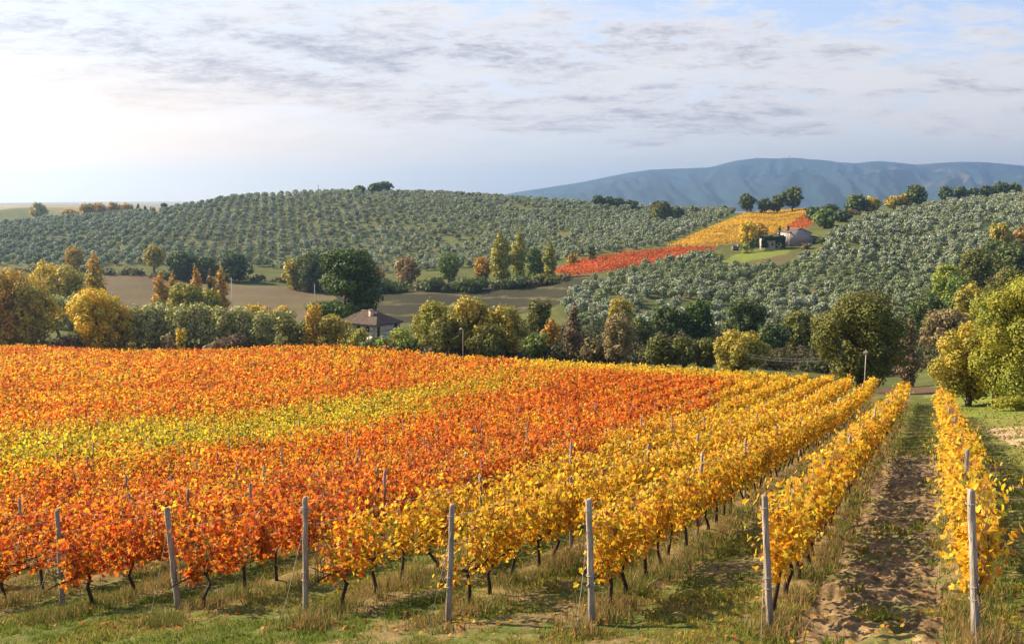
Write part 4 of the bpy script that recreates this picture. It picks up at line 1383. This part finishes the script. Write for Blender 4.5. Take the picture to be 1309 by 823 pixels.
# ------------------------------------------------------------------ coloured vineyard patches on the far hill
def far_vineyards():
    for name, poly, pal, ang, lab in (
            ('red_vines', RED_FIELD, [(0.42, 0.085, 0.025), (0.36, 0.07, 0.03), (0.45, 0.16, 0.03)], 55, 'rows of red autumn vines on the slope below the yellow field'),
            ('yellow_vines', YEL_FIELD, [(0.55, 0.34, 0.03), (0.5, 0.28, 0.03), (0.42, 0.33, 0.04)], 40, 'rows of yellow autumn vines under the tall crest trees'),
            ('russet_vines', RED_STRIP, [(0.42, 0.11, 0.03), (0.38, 0.10, 0.03), (0.45, 0.17, 0.03)], 40, 'strip of russet vines behind the stone barn')):
        a = math.radians(ang)
        gx, gy = np.meshgrid(np.arange(-500, 500, 2.8), np.arange(-200, 900, 1.6))
        X, Y = (gx * math.cos(a) + gy * math.sin(a)).ravel(), (-gx * math.sin(a) + gy * math.cos(a)).ravel()
        k = (Y > 380) & (Y < 720) & (X > 0) & (X < 260)
        X, Y = X[k], Y[k]
        Z = land(X, Y)
        px, py = project(X, Y, Z)
        k = inpoly(px, py, poly)
        X, Y, Z = X[k], Y[k], Z[k]
        m = 14
        n = len(X) * m
        c = np.repeat(np.stack([X, Y, Z], 1), m, 0)
        c += np.stack([RNG.normal(0, .45, n), RNG.normal(0, .45, n), .4 + RNG.random(n) * 1.2], 1)
        q = vnoise(c[:, 0] / 9, c[:, 1] / 9, 77)
        pal = np.array(pal)
        w = RNG.dirichlet((.8, .8, .8), n)
        col = (w[:, :, None] * pal[None]).sum(1) * (.7 + .6 * q[:, None]) * (.85 + .3 * RNG.random((n, 1)))
        nr = RNG.normal(size=(n, 3)) + (0, 0, .5)
        tag(link(name, mesh_arrays(name, *leaf_arrays(c, nr, .75, col, 'quad'), M_VINE)), lab, 'vines', None, 'stuff')


far_vineyards()


# ------------------------------------------------------------------ the vineyard
VC = {
    'red': np.array((0.46, 0.060, 0.016)), 'orange': np.array((0.58, 0.155, 0.018)), 'amber': np.array((0.64, 0.260, 0.020)),
    'gold': np.array((0.64, 0.375, 0.022)), 'lemon': np.array((0.52, 0.43, 0.032)), 'green': np.array((0.24, 0.245, 0.028)), 'brown': np.array((0.30, 0.12, 0.035)),
}


def vine_tones(X, Y):
    """share of red / gold / green of the leaves at a place, and a word for it"""
    s, t = st(X, Y)
    n = fbm(X / 5.0, Y / 5.0, 201) - .5
    n2 = fbm(X / 1.6, Y / 1.6, 205) - .5
    m = fbm(X / 16.0, Y / 16.0, 209) - .5
    red = smooth(t + n * 5 + n2 * 4 - 0.085 * s, 7.6, 11.0)
    band_c = 46.0 + 0.02 * s
    band = np.exp(-((t - band_c + m * 8 + n * 6) / 7.5) ** 2)
    band = band * (1 - .75 * smooth(s, 70, 120)) * (.55 + .75 * fbm(X / 3.5, Y / 3.5, 231))
    red = red * (1 - np.clip(band, 0, 1) * 0.9)
    back = smooth(t, 54, 66)
    red = red * (1 - back * 0.30)
    px = 654.5 + F * X / np.maximum(Y, 1)
    strip = smooth(Y - row_edge(px), -25, -17) * smooth(px, 650, 690) * (px < 1040)
    red = red * (1 - strip)
    n4 = fbm(X / 9.0, Y / 9.0, 219) - .5
    red = np.clip(red + (n2 * 1.5 + n4 * 1.6 - .06) * red, 0, 1)
    return red, band, strip


def leaf_colours(rng, red, band, strip, n):
    """n leaf colours for one vine"""
    u = rng.random(n)
    base = np.zeros((n, 3))
    warm = np.where((u < .24)[:, None], VC['red'], np.where((u < .64)[:, None], VC['orange'], VC['amber']))
    gold = np.where((u < .16)[:, None], VC['amber'], np.where((u < .70)[:, None], VC['gold'], VC['lemon']))
    lime = np.array((0.47, 0.43, 0.030))
    gr = np.where((u < .34)[:, None], VC['lemon'], np.where((u < .78)[:, None], lime, VC['green'] * 1.25))
    k = rng.random(n)
    base = np.where((k < red)[:, None], warm, gold)
    k2 = rng.random(n)
    base = np.where((k2 < band * .9)[:, None], gr, base)
    base = np.where((k2 < strip * .9)[:, None], VC['gold'] * .6 + VC['lemon'] * .4, base)
    k3 = rng.random(n)
    base = np.where((k3 < .05)[:, None], VC['brown'], base)
    base = np.where(((k3 > .05) & (k3 < .08))[:, None], VC['green'], base)
    return base * (.74 + .46 * rng.random((n, 1)))


def vine_leaves(rng, n_shoots, per, size, droop=True):
    """leaf centres and normals of one vine along local x = the row direction"""
    n = n_shoots * per
    x0 = np.repeat(rng.uniform(-.56, .56, n_shoots), per)
    f = np.tile((np.arange(per) + .5) / per, n_shoots) + rng.normal(0, .03, n)
    side = np.repeat(rng.normal(0, .19, n_shoots), per)
    hgt = np.repeat(rng.uniform(.70, 1.22, n_shoots), per)
    arch = np.repeat(rng.uniform(.0, .55, n_shoots) ** 1.5, per)
    lean = np.repeat(rng.normal(0, .22, n_shoots), per)
    x = x0 + lean * f + rng.normal(0, .07, n)
    y = side * f + np.sign(side) * arch * f * f * .35 + rng.normal(0, .065, n)
    z = .70 + hgt * (f - arch * .58 * f * f) + rng.normal(0, .07, n)
    low = rng.random(n) < .12
    z = np.where(low, .58 + rng.random(n) * .35, z)
    c = np.stack([x, y, z], 1)
    nr = np.stack([rng.normal(0, .5, n), y * 2.2 + rng.normal(0, .6, n), .35 + rng.normal(0, .5, n)], 1)
    return c, nr


def build_vines():
    rng = np.random.default_rng(5)
    rows = []
    for k, t in enumerate(ROW_T):
        s0 = ROW_S0[k] if k < len(ROW_S0) else 14.0
        s = np.arange(s0 + .75, 330, 1.1)
        s = s + rng.normal(0, .07, len(s))
        X, Y = U[0] * s + P[0] * t, U[1] * s + P[1] * t
        px = 654.5 + F * X / np.maximum(Y, 1)
        ok = (Y > 5) & (Y < row_edge(px))
        if k == 0:
            ok &= s < 68
        if k == 1:
            ok &= s < 84
        rows.append((k, t, s[ok], X[ok], Y[ok]))
    allv = []
    for k, t, s, X, Y in rows:
        if not len(X):
            continue
        Z = land(X, Y)
        px, py = project(X, Y, Z)
        _, ptop = project(X, Y, Z + 2.0)
        vis = (px > -60) & (px < 1370) & (ptop < 850)
        infr = (px > 4) & (px < 1305) & (ptop < 815)
        idx = np.arange(len(X))
        for i in idx[vis]:
            allv.append((float(np.hypot(X[i], Y[i])), k, int(i), X[i], Y[i], Z[i], bool(infr[i])))
    allv.sort()
    near, far = allv[:300], allv[300:]
    counts = {}
    order = sorted(near, key=lambda q: (q[1], q[2]))
    ang = math.atan2(U[1], U[0])
    ca, sa = math.cos(ang), math.sin(ang)
    for d, k, i, x, y, z, infr in order:
        lr = np.random.default_rng(7000 + k * 200 + i)
        red, band, strip = (float(np.ravel(q)[0]) for q in vine_tones(np.array([x]), np.array([y])))
        if infr:
            counts[k] = counts.get(k, 0) + 1
        n = counts.get(k, 0)
        hue = 'red orange' if red > .72 else 'orange gold' if red > .35 else 'golden yellow'
        rowname = f'the {ORD[k]} row from the grass verge' if k < 20 else 'a distant row'
        if not infr:
            lab, grp = f'{hue} grapevine cut by the frame edge in {rowname}', f'vines cut by the frame, row {k + 1}'
        elif n <= 16:
            where = 'from its end post in' if k < 7 else 'in view along'
            lab, grp = f'{hue} grapevine, {ORD[n - 1]} {where} {rowname}', 'grapevines of the front rows'
        else:
            lab, grp = f'{hue} grapevine well along {rowname}, among its neighbours', f'{hue} vines well along {rowname}'
        root = empty('grapevine', (x, y, z), lab, 'grapevine', grp, ang + (math.pi if lr.random() < .5 else 0))
        # gaps between vines: some are thin
        vig = (.60 + .56 * lr.random()) * (.6 if lr.random() < .06 else 1)
        if d < 27:
            shp, per, size = 'lobed', 22, .088
            ns = int(30 * vig)
        else:
            shp, per, size = 'fold', 20, .112
            ns = int(26 * vig)
        c, nr = vine_leaves(lr, ns, per, size)
        c[:, 2] *= .94 + .1 * vig
        cl = leaf_colours(lr, red, band, strip, len(c))
        # every shoot has its own turn of colour
        cl *= np.repeat(.82 + .36 * lr.random((ns, 1)), per, 0)
        arr = leaf_arrays(c, nr, size * (.65 + .6 * lr.random(len(c))), np.clip(cl, 0, .85), shp, lr)
        link('foliage', mesh_arrays('foliage', *arr, M_VINE), root)
        tb = MB()
        bark = np.array((0.050, 0.036, 0.027)) * (.8 + .5 * lr.random())
        b = lr.normal(0, .05, 4)
        tb.tube([(b[0], b[1], -.15), (b[0] * .6 + .03, b[1], .2), (b[2], b[3] * .6, .45), (.02 + b[3] * .4, 0, .66), (.10, .01, .76)], [.048, .040, .034, .034, .028], 6, bark, jitter=.35)
        tb.tube([(.04, 0, .70), (.22, .02 + b[1] * .3, .79), (.5, b[2] * .3, .77), (.80, -.01, .79), (1.06, 0, .77)], [.030, .024, .021, .018, .012], 5, bark, jitter=.35)
        tb.tube([(.02, 0, .70), (-.1, -.02, .78), (-.28, 0, .80)], [.024, .018, .012], 5, bark, jitter=.35)
        for q in range(9):
            xx = lr.uniform(-.3, .95)
            tb.tube([(xx, 0, .78), (xx + lr.normal(0, .08), lr.normal(0, .08), 1.1), (xx + lr.normal(0, .15), lr.normal(0, .12), 1.45 + .55 * lr.random())], [.009, .006, .004], 3, bark * 2.2)
        link('trunk', tb.mesh('trunk', M_BARK, True), root)
    # the rest of the field: too many to single out
    parts = []
    trunks = MB()
    fx, fy = np.array([q[3] for q in far]), np.array([q[4] for q in far])
    R_, B_, S_ = vine_tones(fx, fy)
    for j, (d, k, i, x, y, z, infr) in enumerate(far):
        if d < 52:
            shp, ns, per, size = 'fold', 20, 16, .140
        elif d < 85:
            shp, ns, per, size = 'quad', 17, 11, .195
        elif d < 130:
            shp, ns, per, size = 'quad', 14, 8, .26
        else:
            shp, ns, per, size = 'quad', 9, 6, .37
        vig = .7 + .45 * rng.random()
        c, nr = vine_leaves(rng, max(3, int(ns * vig)), per, size)
        c[:, 2] *= .93 + .12 * vig
        cl = leaf_colours(rng, R_[j], B_[j], S_[j], len(c))
        cl *= .80 + .40 * rng.random()
        v = np.stack([c[:, 0] * ca - c[:, 1] * sa + x, c[:, 0] * sa + c[:, 1] * ca + y, c[:, 2] + z], 1)
        parts.append(leaf_arrays(v, np.stack([nr[:, 0] * ca - nr[:, 1] * sa, nr[:, 0] * sa + nr[:, 1] * ca, nr[:, 2]], 1), size * (.65 + .6 * rng.random(len(v))), np.clip(cl, 0, .85), shp, rng))
    arr = join_arrays(parts)
    vs = link('vine_rows', mesh_arrays('vine_rows', *arr, M_VINE))
    tag(vs, 'farther rows of red, orange and golden vines running together up to the hedge', 'vines', None, 'stuff')
    for d, k, i, x, y, z, infr in far:
        if d < 70:
            trunks.tube([(x, y, z - .1), (x + .02, y, z + .4), (x, y + .02, z + .8)], [.04, .034, .03], 4, (0.05, 0.038, 0.03), cap=False)
    tag(link('vine_trunks', trunks.mesh('vine_trunks', M_BARK), vs), kind='stuff')
    print('vines', len(near), len(far), 'faces', len(arr[2]))
    return rows


def post_mesh(rng, h, w=.085, lean=(0, 0), detail=True, col=(0.33, 0.29, 0.25)):
    """square weathered post with chamfered edges, worn head and notches"""
    mb = MB()
    n = 9
    zs = np.concatenate([[-.4], np.linspace(0, h - .03, n), [h]])
    ch = w * .22
    ring = np.array([(-w / 2 + ch, -w / 2), (w / 2 - ch, -w / 2), (w / 2, -w / 2 + ch), (w / 2, w / 2 - ch), (w / 2 - ch, w / 2), (-w / 2 + ch, w / 2), (-w / 2, w / 2 - ch), (-w / 2, -w / 2 + ch)])
    v, cs = [], []
    for j, zz in enumerate(zs):
        k = (1.06 - .14 * max(zz, 0) / h) * (1 + rng.normal(0, .03)) * (.8 if j == len(zs) - 1 else 1)
        off = np.array(lean) * max(zz, 0) / h + rng.normal(0, .004, 2)
        top = rng.normal(0, .012, 8) if j == len(zs) - 1 else np.zeros(8)
        for q in range(8):
            v.append((ring[q, 0] * k + off[0], ring[q, 1] * k + off[1], zz + top[q]))
            cs.append(np.array(col) * (.82 + .3 * rng.random()) * (0.72 if zz < .25 else 1))
    f = []
    for j in range(len(zs) - 1):
        for q in range(8):
            f.append((j * 8 + q, j * 8 + (q + 1) % 8, (j + 1) * 8 + (q + 1) % 8, (j + 1) * 8 + q))
    f.append(tuple((len(zs) - 1) * 8 + q for q in range(8)))
    mb.add(v, f, np.array(cs))
    return mb.mesh('post', M_POST)


def build_posts(rows):
    rng = np.random.default_rng(77)
    looks = ['slim tall grey end post of the outermost vine row, on the grass verge',
             'grey end post of the vine row along the bare soil track',
             'thick pale end post of the third vine row from the grass verge',
             'end post leaning towards the track at the fourth vine row from the grass verge',
             'end post with a loose wire coil at the fifth vine row from the grass verge',
             'strongly leaning end post of the sixth vine row from the grass verge',
             'darker end post of the seventh vine row, its head among yellow leaves']
    for k, (px, pt, pb) in enumerate(END_POSTS):
        # foot on the ground along the sight line, head as high as it shows
        lo, hi = 6.0, 40.0
        for _ in range(50):
            m = (lo + hi) / 2
            a = at(px, pb, m)
            if a[2] > land1(a[0], a[1]):
                lo = m
            else:
                hi = m
        foot = at(px, pb, lo)
        headx = [1241, 977, 752, 578, 390, 213, 73][k]
        head = at(headx, pt, lo)
        h = head[2] - foot[2]
        root = empty('end_post', tuple(foot), looks[k], 'post', 'end posts of the vine rows')
        o = link('timber', post_mesh(rng, h, [.085, .088, .10, .092, .092, .10, .085][k], (head[0] - foot[0], 0), True, np.array((0.34, 0.30, 0.265)) * [1.0, .9, 1.12, .95, 1, .95, .75][k]), root)
        w = MB()
        lean = (head[0] - foot[0])
        for zz in (.62, .78, h - .18):
            pts = []
            for q in range(13):
                a = q / 12 * 2 * math.pi
                pts.append((math.cos(a) * .064 + lean * zz / h, math.sin(a) * .064, zz + .006 * math.sin(3 * a)))
            w.tube(pts, .006, 4, (0.28, 0.27, 0.26), cap=False)
        if k == 4:
            for q2 in range(3):
                pts = [(lean + math.cos(a) * (.085 + .008 * q2), -.02 + .05 * math.sin(a), h - .2 + math.sin(a) * .05 - .03 * q2) for a in np.linspace(0, 2 * math.pi, 13)]
                w.tube(pts, .005, 4, (0.25, 0.24, 0.22), cap=False)
        # stay wire from the head down to the anchor in the grass
        w.tube([(lean * .9, -.04, h * .8), (lean * .4 - U[0] * .45, -U[1] * .45, h * .34), (-U[0] * .85, -U[1] * .85, -.1)], .0035, 4, (0.28, 0.27, 0.26), cap=False)
        link('wire_tie', w.mesh('wire_tie', M_METAL), root)
    # posts inside the rows
    cand = []
    for k, t, s, X, Y in rows:
        if not len(s):
            continue
        s0 = ROW_S0[k] if k < len(ROW_S0) else 14.0
        ss = np.arange(s0 + 6.0 + (k % 3) * .7, s.max(), 6.1)
        x, y = U[0] * ss + P[0] * t, U[1] * ss + P[1] * t
        px = 654.5 + F * x / y
        ok = (px > -10) & (px < 1320) & (y > 10)
        z = land(x, y) if len(x) else np.array([])
        for i in range(len(ss)):
            if ok[i]:
                cand.append((math.hypot(x[i], y[i]), k, i, x[i], y[i], z[i]))
    cand.sort()
    metal = [post_mesh(rng, 1.78 + .04 * v, .07, (rng.normal(0, .05), rng.normal(0, .03)), False, np.array((0.30, 0.28, 0.27)) * (.8 + .1 * v)) for v in range(5)]
    for d, k, i, x, y, z in cand[:150]:
        rn = ORD[k] if k < 20 else None
        if rn and i < 20:
            lab = f'grey trellis post among the leaves, {ORD[i]} behind the end of the {rn} vine row'
            grp = 'trellis posts in the vine rows'
        else:
            lab, grp = 'small grey trellis post top showing in a far vine row', 'far trellis posts'
        o = bpy.data.objects.new('trellis_post', metal[int(rng.integers(5))])
        COL.objects.link(o)
        o.location = (x, y, z)
        o.rotation_euler = (0, 0, rng.random() * 6.28)
        o.scale = (1, 1, .97 + .14 * rng.random())
        tag(o, lab, 'post', grp)
    # wires, one run per row for the front rows
    for k, t, s, X, Y in rows[:9]:
        s0 = ROW_S0[k] if k < len(ROW_S0) else 14.0
        ss = np.arange(s0, min(s.max(), 50), 2.0)
        x, y = U[0] * ss + P[0] * t, U[1] * ss + P[1] * t
        z = land(x, y)
        root = empty('trellis_wires', (float(x[0]), float(y[0]), float(z[0])), f'thin grey wires strung along the {ORD[k]} vine row from the grass verge', 'wire', 'trellis wires')
        for hh in (.78, 1.25, 1.7):
            mb = MB()
            mb.tube(np.stack([x - x[0], y - y[0], z - z[0] + hh], 1), .0035, 3, (0.3, 0.29, 0.28), cap=False)
            link('wire', mb.mesh('wire', M_METAL), root)


ROWS = build_vines()
build_posts(ROWS)


# ------------------------------------------------------------------ grass
def blades(cx, cy, h, w, col, rng, spread=.06, lean=.35):
    """bent grass blades as arrays (5 points, two faces each)"""
    n = len(cx)
    cz = land(cx, cy)
    a = rng.random(n) * 6.283
    dx, dy = np.cos(a), np.sin(a)
    b = rng.random(n) * 6.283
    l = np.abs(rng.normal(0, lean, n)) * h
    ex, ey = np.cos(b) * l, np.sin(b) * l
    base = np.stack([cx, cy, cz - .03], 1)
    mid = base + np.stack([ex * .35, ey * .35, h * .6], 1)
    tip = base + np.stack([ex, ey, h], 1)
    side = np.stack([dx, dy, np.zeros(n)], 1) * (w / 2)[:, None]
    v = np.stack([base - side, base + side, mid + side * .8, mid - side * .8, tip], 1).reshape(-1, 3)
    i = np.arange(n)[:, None] * 5
    loops = (i + np.array([[0, 1, 2, 3, 3, 2, 4]])).ravel()
    tot = np.tile([4, 3], n)
    starts = np.concatenate([[0], np.cumsum(tot)[:-1]])
    return v, loops, starts, tot, np.repeat(col, 5, 0)


def build_grass():
    rng = np.random.default_rng(31)
    parts_dry, parts_green = [], []
    # dry grass standing under the rows
    for k in range(14):
        t = ROW_T[k]
        s0 = (ROW_S0[k] if k < len(ROW_S0) else 14.0) - .9
        for lo, hi, dens, ww in ((s0, 24, 640, 1.0), (24, 36, 280, 1.6), (36, 56, 110, 2.6), (56, 84, 50, 4.0)):
            if k > 8 and lo > 40:
                continue
            n = int((hi - lo) * dens)
            s = rng.uniform(lo, hi, n)
            tt = t + rng.normal(0, .19 if k < 2 else .28, n) - .06
            x, y = U[0] * s + P[0] * tt, U[1] * s + P[1] * tt
            cl = fbm(x / .55, y / .55, 301)
            keep = (cl > .36) & (np.abs(x / np.maximum(y, 1)) < .58) & (y > 9)
            x, y, cl = x[keep], y[keep], cl[keep]
            m = len(x)
            h = (.08 + .42 * np.clip(cl - .2, 0, 1) * 1.2) * (.5 + .7 * rng.random(m))
            q = vnoise(x / 1.4, y / 1.4, 307)[:, None]
            col = np.where(rng.random((m, 1)) < .62 - .42 * (q > .55), np.array((0.30, 0.20, 0.085)), np.array((0.13, 0.15, 0.036))) * (.6 + .6 * rng.random((m, 1)))
            parts_dry.append(blades(x, y, h, .014 * ww * (.7 + .6 * rng.random(m)), col, rng, lean=.45))
    # green and yellowing turf between the rows, on the headland and the verge
    for lo, hi, dens, ww in ((8.5, 15, 1700, .85), (15, 22, 900, 1.2), (22, 34, 320, 2.0), (34, 55, 80, 3.4), (55, 85, 15, 6)):
        area = (hi ** 2 - lo ** 2) * .5 * 1.08
        n = int(area * dens)
        r = np.sqrt(rng.uniform(lo ** 2, hi ** 2, n))
        a = rng.uniform(-.54, .54, n)
        x, y = r * np.sin(a), r * np.cos(a)
        s, t = st(x, y)
        cl = fbm(x / .8 + .4 * y, y / .8 - .3 * x, 311) * .62 + fbm(x / .25, y / .25, 313, 2) * .38
        lane = (t > ROW_T[0] + .35) & (t < ROW_T[1] - .4) & (s > 12.2) & (s < 40)
        keep = (cl > np.where(lane, .66, np.where(s > 13, .44, .33))) & (t < 40)
        x, y, s, t, cl = x[keep], y[keep], s[keep], t[keep], cl[keep]
        m = len(x)
        h = (.035 + .13 * np.clip(cl - .38, 0, 1) * 2) * (.6 + .8 * rng.random(m))
        q = fbm(x / 2.2, y / 2.2, 317)[:, None]
        u = rng.random((m, 1))
        col = np.where(u < smooth(q, .40, .70) * .65, np.array((0.28, 0.225, 0.06)), np.where(u > .85, np.array((0.21, 0.25, 0.032)), np.array((0.13, 0.175, 0.030)))) * (.65 + .6 * rng.random((m, 1)))
        parts_green.append(blades(x, y, h, .016 * ww * (.7 + .6 * rng.random(m)), col, rng, lean=.7))
    for nm, ps, lab in (('dry_grass', parts_dry, 'tall straw coloured dry grass standing under the vine rows'), ('green_grass', parts_green, 'short green and yellowing grass between the rows and on the verge')):
        arr = join_arrays(ps)
        print(nm, len(arr[2]))
        tag(link(nm, mesh_arrays(nm, *arr, M_GRASS)), lab, 'grass', None, 'stuff')
    # fallen leaves
    n = 6000
    k = rng.integers(0, 12, n)
    s = 13 + 28 * rng.random(n) ** 1.4
    t = ROW_T[k] + rng.normal(0, .75, n)
    x, y = U[0] * s + P[0] * t, U[1] * s + P[1] * t
    keep = (np.abs(x / y) < .56)
    x, y, k = x[keep], y[keep], k[keep]
    z = land(x, y) + .03 + .05 * rng.random(len(x))
    red, band, strip = vine_tones(x, y)
    col = np.where((rng.random(len(x)) < red)[:, None], VC['orange'] * .8, VC['gold'] * .8)
    col = np.where((rng.random(len(x)) < .45)[:, None], VC['brown'], col) * (.6 + .5 * rng.random((len(x), 1)))
    nr = np.stack([rng.normal(0, .35, len(x)), rng.normal(0, .35, len(x)), np.ones(len(x))], 1)
    tag(link('fallen_leaves', mesh_arrays('fallen_leaves', *leaf_arrays(np.stack([x, y, z], 1), nr, .07, col, 'fold', rng), M_VINE)), 'fallen yellow and brown vine leaves scattered over the ground', 'leaves', None, 'stuff')


build_grass()


# ------------------------------------------------------------------ poles and masts
def pole(name, px, top, base, D, r, col, label, cat='pole', arm=None, lamp=False):
    p = at(px, base, D)
    z = land1(p[0], p[1])
    H = at(px, top, D)[2] - z
    root = empty(name, (p[0], p[1], z), label, cat)
    mb = MB()
    mb.tube([(0, 0, -.6), (0, 0, H * .5), (0.02, 0, H)], [r, r * .85, r * .65], 8, col)
    link('shaft', mb.mesh('shaft', M_POST, True), root)
    if arm:
        a = MB()
        a.box((-arm / 2, -.05, H - .45), (arm / 2, .05, H - .33), (0.22, 0.18, 0.15))
        link('crossarm', a.mesh('crossarm', M_POST), root)
        for xx in (-arm / 2 + .1, arm / 2 - .1):
            i = MB()
            i.tube([(xx, 0, H - .33), (xx, 0, H - .25), (xx, 0, H - .16)], [.035, .06, .03], 6, (0.5, 0.5, 0.48))
            link('insulator', i.mesh('insulator', M_METAL), root)
    if lamp:
        a = MB()
        a.tube([(0, 0, H - .1), (-.06, -.06, H + .08), (-.2, -.2, H + .12)], [.05, .045, .04], 6, (0.5, 0.48, 0.45))
        link('bracket', a.mesh('bracket', M_METAL, True), root)
        b = MB()
        b.tube([(-.12, -.12, H + .13), (-.3, -.3, H + .16), (-.5, -.5, H + .1)], [.06, .14, .05], 8, (0.66, 0.62, 0.56))
        link('lamp_head', b.mesh('lamp_head', M_METAL, True), root)
    return root, H


pole('street_lamp', 592, 421, 470, 166, .065, (0.33, 0.28, 0.24), 'pale street lamp pole standing before the olive gold clump', 'street lamp', None, True)
R1, H1 = pole('utility_pole', 1105, 447, 497, 108, .075, (0.40, 0.37, 0.33), 'grey utility pole in front of the big rounded olive tree', 'pole', .55)
pole('utility_pole', 297, 356, 398, 280, .13, (0.50, 0.48, 0.46), 'whitish pole beside the orange poplars at the dry meadow', 'pole')
pole('utility_pole', 403, 363, 402, 280, .12, (0.40, 0.37, 0.34), 'thin grey pole beside the pine', 'pole')
pole('antenna_mast', 407, 236, 248, 780, .28, (0.10, 0.10, 0.11), 'taller thin mast on the crest of the first olive hill', 'mast')
pole('antenna_mast', 388, 242, 249, 780, .24, (0.10, 0.10, 0.11), 'shorter thin mast on the crest of the first olive hill', 'mast')


def ridge_masts():
    for px, top, base, lab in ((1009, 198, 205, 'slender transmitter mast on the summit of the blue ridge'), (1001, 200, 205, 'shorter transmitter mast on the summit of the blue ridge'), (967, 201.5, 205, 'low squat station on the blue ridge summit')):
        p, q = at(px, base, 7600), at(px, top, 7600)
        H = q[2] - p[2]
        mb = MB()
        w = 5.0 if 'mast' in lab else 22.0
        if 'mast' in lab:
            for sx in (-1, 1):
                mb.tube([(sx * w / 2, 0, -14), (sx * w * .12, 0, H)], [1.6, .8], 4, (0.08, 0.09, 0.11))
            for q_ in range(4):
                mb.tube([(-w * .4, 0, H * q_ / 4), (w * .3, 0, H * (q_ + 1) / 4)], .7, 4, (0.08, 0.09, 0.11))
        else:
            mb.box((-w, -9, -14), (w, 9, H * .6), (0.10, 0.10, 0.11))
            mb.box((-w * .3, -5, H * .6), (w * .3, 5, H), (0.10, 0.10, 0.11))
        o = empty('ridge_station', tuple(p), lab, 'mast')
        link('structure_frame', mb.mesh('structure_frame', M_METAL), o)


ridge_masts()


def wires():
    """two sagging power lines from the utility pole across the valley"""
    x0, y0, z0 = R1.location
    end = at(955, 452, 150)
    for k, dz in enumerate((0.0, -.35)):
        a = np.array([x0, y0, z0 + H1 - .2 + dz])
        b = np.array([end[0], end[1], end[2] + dz])
        pts = [a + (b - a) * f + np.array([0, 0, -1.6 * 4 * f * (1 - f) * .5]) for f in np.linspace(0, 1, 14)]
        mb = MB()
        mb.tube(pts, .016, 4, (0.10, 0.10, 0.10))
        tag(link('power_line', mb.mesh('power_line', M_METAL)), ['upper sagging power line running from the utility pole over the valley', 'lower sagging power line running from the utility pole over the valley'][k], 'cable')


wires()
